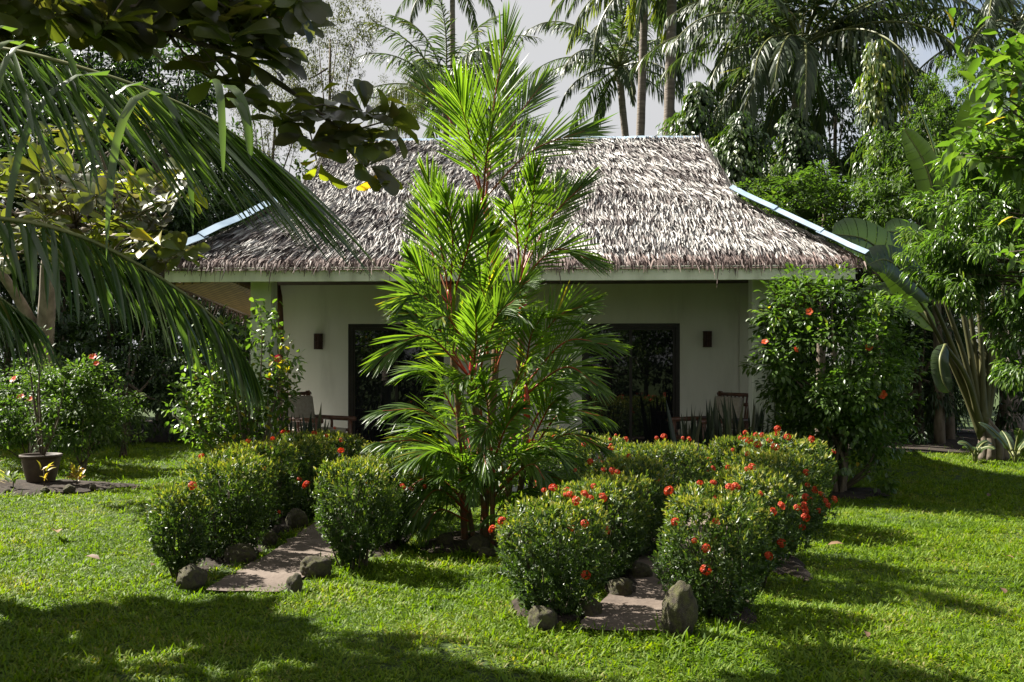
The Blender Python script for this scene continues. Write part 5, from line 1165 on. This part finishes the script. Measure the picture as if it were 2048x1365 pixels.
coconut(905, -50, 48, 1.0, 'slender tall coconut palm just left of the red palm, only its lowest fronds showing', 805, (2, 5, 8), r=.15, lean=.1)
coconut(890, 190, 38, 1.0, 'short coconut palm half hidden behind the red palm top', 806, (7, 10, 9))
coconut(2035, 45, 24, .92, 'coconut palm in the upper right corner', 807, (2, 7, 6))
coconut(1480, 20, 36, 1.0, 'dim coconut palm behind the biggest one', 808, (6, 7, 5))

# ---------------------------------------------------------------- traveller's palm and its neighbours on the right
def paddle(ctrl, n, w, seed, face=(0, -1, .3), fold=.35, tear=.12):
    """banana-like blade: strips of leaf on both sides of a midrib"""
    rs = RS(seed); R = spline(ctrl, n + 1); T = nrm(np.gradient(R, axis=0)); fc = np.array(face, float)
    S = nrm(np.cross(T, fc)); Nn = nrm(np.cross(S, T)); mb = MB(); t = np.linspace(0, 1, n + 1)
    wv = w * np.interp(t, [0, .06, .2, .5, .8, .94, 1], [.25, .7, .95, 1.0, .85, .5, .08])
    for s in (-1, 1):
        k = 4; u = np.linspace(0, 1, k + 1); tearv = 0.0; dz = 0.0
        for i in range(n):
            if rs.uniform() < tear: dz = rs.normal() * .10; tearv = .05
            else: dz *= .9; tearv = 0
            q = []
            for j, fr in ((i, tearv), (i + 1, 0)):
                for uu in u:
                    q.append(R[j] + T[j] * (.18 * uu * wv[j] + fr * uu * wv[j]) + s * S[j] * wv[j] * uu * (1 - .12 * uu) + Nn[j] * wv[j] * (fold * uu - (.35 * fold + .3 * fold) * uu * uu * 1.5 + dz * uu + .012 * math.sin(i * 2.2)) )
            q = np.array(q); f = np.array([[a, a + 1, a + k + 2, a + k + 1] for a in range(k)]); mb.add(q, f, 0, np.clip(.42 + .06 * (i % 2) + rs.normal() * .05 + .25 * dz, 0, 1))
    tube(mb, R, np.linspace(.03, .008, n + 1), 6, 1)
    return mb
def travellers_palm():
    base = np.array([W(1985, 905, 17.6)[0], 17.6, 0]); t = thing('travellers_palm', 'fan-shaped palm with pale crossed leaf stalks and paddle leaves beside the lawn', 'palm tree', base)
    P = lambda *q: [W(*a) - base for a in q]
    foot = W(1968, 880, 17.6) - base
    def leaf(stalk, blade, w, seed, face=(0, -1, .3), fold=.35, r=.055):
        mb = MB(); c = spline(np.vstack([foot + np.array([0, .02 * (seed % 5), (seed % 7) * .05])] + [W(*q) - base for q in stalk]), 16); tube(mb, c, np.interp(np.arange(16), [0, 4, 15], [.10, r, .032]), 8)
        l = mb.build('leaf_stalk', M_STALK, t)
        bl = paddle([c[-1]] + [W(*q) - base for q in blade], 34, w, seed, face, fold); bl.build('leaf_blade', [L_PADDLE, M_RACHIS], l)
    leaf([(1905, 730, 17.5), (1850, 620, 17.3)], [(1790, 530, 17.0), (1730, 480, 16.7), (1665, 468, 16.4)], .44, 1, (0, -1, .35), .22)
    leaf([(1915, 720, 17.4), (1865, 600, 17.1)], [(1810, 545, 16.8), (1770, 520, 16.6), (1735, 530, 16.4)], .34, 2, (0, -1, .3), .3)
    leaf([(1930, 720, 17.6), (1885, 590, 17.5)], [(1840, 500, 17.4), (1810, 470, 17.2), (1770, 462, 17.0)], .34, 3, (0, -1, .3), .3)
    leaf([(1940, 700, 17.6), (1905, 520, 17.6)], [(1875, 420, 17.5), (1850, 330, 17.4), (1808, 258, 17.3)], .28, 4, (-.3, -1, .1), .3)
    leaf([(1950, 700, 17.7), (1920, 480, 17.7)], [(1890, 380, 17.7), (1865, 290, 17.7), (1838, 215, 17.7)], .20, 5, (1.0, -.5, .1), .5)
    leaf([(1962, 680, 17.6), (1945, 430, 17.5)], [(1945, 320, 17.4), (1955, 240, 17.2), (1975, 205, 16.8), (1990, 240, 16.5)], .40, 6, (-.1, -1, .2), .2)
    leaf([(1985, 680, 17.6), (1985, 480, 17.5)], [(2000, 380, 17.4), (2015, 300, 17.2), (2030, 260, 16.9)], .36, 7, (.2, -1, .2), .3)
    leaf([(2005, 680, 17.6), (2030, 500, 17.6)], [(2050, 400, 17.5), (2085, 330, 17.4)], .34, 8, (.2, -1, .2), .3)
    leaf([(1935, 760, 17.3), (1890, 690, 17.0)], [(1880, 720, 16.8), (1885, 760, 16.7), (1898, 785, 16.65)], .17, 9, (-.3, -1, .1), .2)
    leaf([(1925, 760, 17.6), (1870, 660, 17.7)], [(1810, 600, 17.7), (1760, 590, 17.6), (1700, 615, 17.5)], .28, 10, (.1, -1, .4), .3)
    leaf([(1975, 740, 17.7), (1962, 560, 17.8)], [(1935, 430, 17.9), (1912, 350, 18), (1925, 260, 18)], .30, 11, (-.2, -1, .1), .3)
    leaf([(1995, 720, 17.8), (2008, 560, 17.9)], [(2020, 440, 18), (2040, 360, 18)], .34, 12, (.2, -1, .2), .3)
    mb = MB()
    for i in range(9):
        a = i * .7; tube(mb, spline([(.20 * math.cos(a), .16 * math.sin(a), -.05), (.16 * math.cos(a), .13 * math.sin(a), .3), foot + [.04 * math.cos(a), 0, .15 + .03 * i]], 8), np.linspace(.10, .05, 8), 7)
    mb.build('leaf_sheath', M_BARK, t)
travellers_palm()
def small_paddle_plants():
    for i, (px, Y, hs, lab) in enumerate(((1950, 17.0, .62, 'low banana-like plant with a bent grey leaf at the foot of the fan palm'), (2030, 16.8, .9, 'yellow-green banana-like shoot at the foot of the fan palm'))):
        b = W(px, 900, Y); b[2] = 0; t = thing('banana_plant', lab, 'plant', b); rs = RS(850 + i)
        for k in range(5):
            az = (2.9, .4, 4.4, 1.6, 5.3)[k]; e = rs.uniform(.9, 1.4); c = arch(az, e, hs * rs.uniform(.6, 1.0), 1.7 if i == 0 else .6, (.03 * math.cos(az), .03 * math.sin(az), .1), 6)
            mb = MB(); tube(mb, [(0, 0, -.05), c[0], c[1]], .02, 6); l = mb.build('leaf_stalk', M_RACHIS, t); paddle(c[1:], 18, .09 * hs + .02, 860 + 10 * i + k, (0, -.6, .8), .3).build('leaf_blade', [L_PADDLE, M_RACHIS], l)
small_paddle_plants()
def right_trees():
    base = np.array([9.3, 14.6, 0]); t = thing('lance_leaf_tree', 'glossy small-leaved tree hanging in front of the fan palm at the right edge', 'tree', base)
    mb = MB(); cns = []
    for sd, c, R, n in ((901, W(2020, 480, 14.5), (1.15, 1.1, 1.15), 165), (902, W(2065, 690, 14.2), (.62, .6, .72), 60), (903, W(1915, 540, 15.0), (.5, .6, .5), 45), (904, W(2040, 330, 14.8), (.95, .8, .7), 70)):
        m, cn = crown_mb(sd, R, n, 58, .135, .27, .17, T_LEAF, -.75, .55, -.8, rndm=.45); off = c - base; cns += list(cn * .95 + off)
        for f, mi in m.f: mb.f.append((f + mb.n, mi))
        mb.v += [v + off for v in m.v]; mb.r += m.r; mb.n += m.n
    mb.build('crown', L_LANCE, t, smooth=False)
    mw = MB(); tube(mw, spline([(0, 0, -.1), (-.1, 0, 1.5), (-.3, 0, 3.4)], 10), np.linspace(.16, .08, 10), 8)
    for c in cns[::5]: s = np.array([-.2, 0, min(3.2, max(.8, c[2] * .8))]); tube(mw, spline([s, s * .5 + c * .5 + [0, 0, .2], c], 9), np.linspace(.035, .008, 9), 5)
    mw.build('trunk', M_BARK, t)
    base = np.array([7.9, 11.6, 0]); t = thing('broad_leaf_tree', 'tree with big sunlit pointed leaves in the upper right corner', 'tree', base)
    rs = RS(910); tips = [W(rs.uniform(1905, 2120), rs.uniform(55, 330), rs.uniform(11, 12.5)) - base for _ in range(44)]; tips = [q for q in tips if W(0, 0, 1) is not None]
    ml, mw = branchy(911, tips, np.array([-.3, 0, 3.1]), .27, .42, 17, 0, 0, r0=.03, spread=.16, along=.3, drop=-.35, rndm=(.6, .2)); tube(mw, spline([(0, 0, -.1), (.1, 0, 1.8), (-.3, 0, 3.1)], 10), np.linspace(.11, .06, 10), 8)
    tips = [W(rs.uniform(1990, 2100), rs.uniform(380, 560), rs.uniform(11.2, 12.3)) - base for _ in range(9)]
    m2, w2 = branchy(912, tips, np.array([-.2, 0, 2.6]), .22, .40, 14, 0, 0, r0=.02, spread=.14, along=.3, drop=-.4, rndm=(.6, .2))
    for a, b in ((ml, m2), (mw, w2)):
        for f, mi in b.f: a.f.append((f + a.n, mi))
        a.v += b.v; a.r += b.r; a.n += b.n
    ml.build('crown', L_HIBI, t); mw.build('trunk', M_BARK, t)
right_trees()
# the near side of the garden, behind the photographer: what the dark door glass reflects
for i, (X, Y, zc, s) in enumerate(((-9, -9, 2.4, 2.3), (-3.8, -10, 2.6, 2.4), (1.5, -9, 2.4, 2.3), (6.5, -9, 2.5, 2.3), (11.5, -8, 2.6, 2.4), (-7, -11, 1.6, 3.0), (-2, -11, 1.6, 3.0), (3, -11, 1.6, 3.0), (8, -11, 1.6, 3.0), (13, -11, 2.6, 3.6), (-13, -11, 2.6, 3.6))):
    tree('broadleaf_tree', -900 - i, Y, zc, (s, s * .8, s), ('green2', 'dark1')[i % 2], 'garden tree seen only as a reflection in the dark door glass', i, 'trees mirrored in the glass doors', X=X)
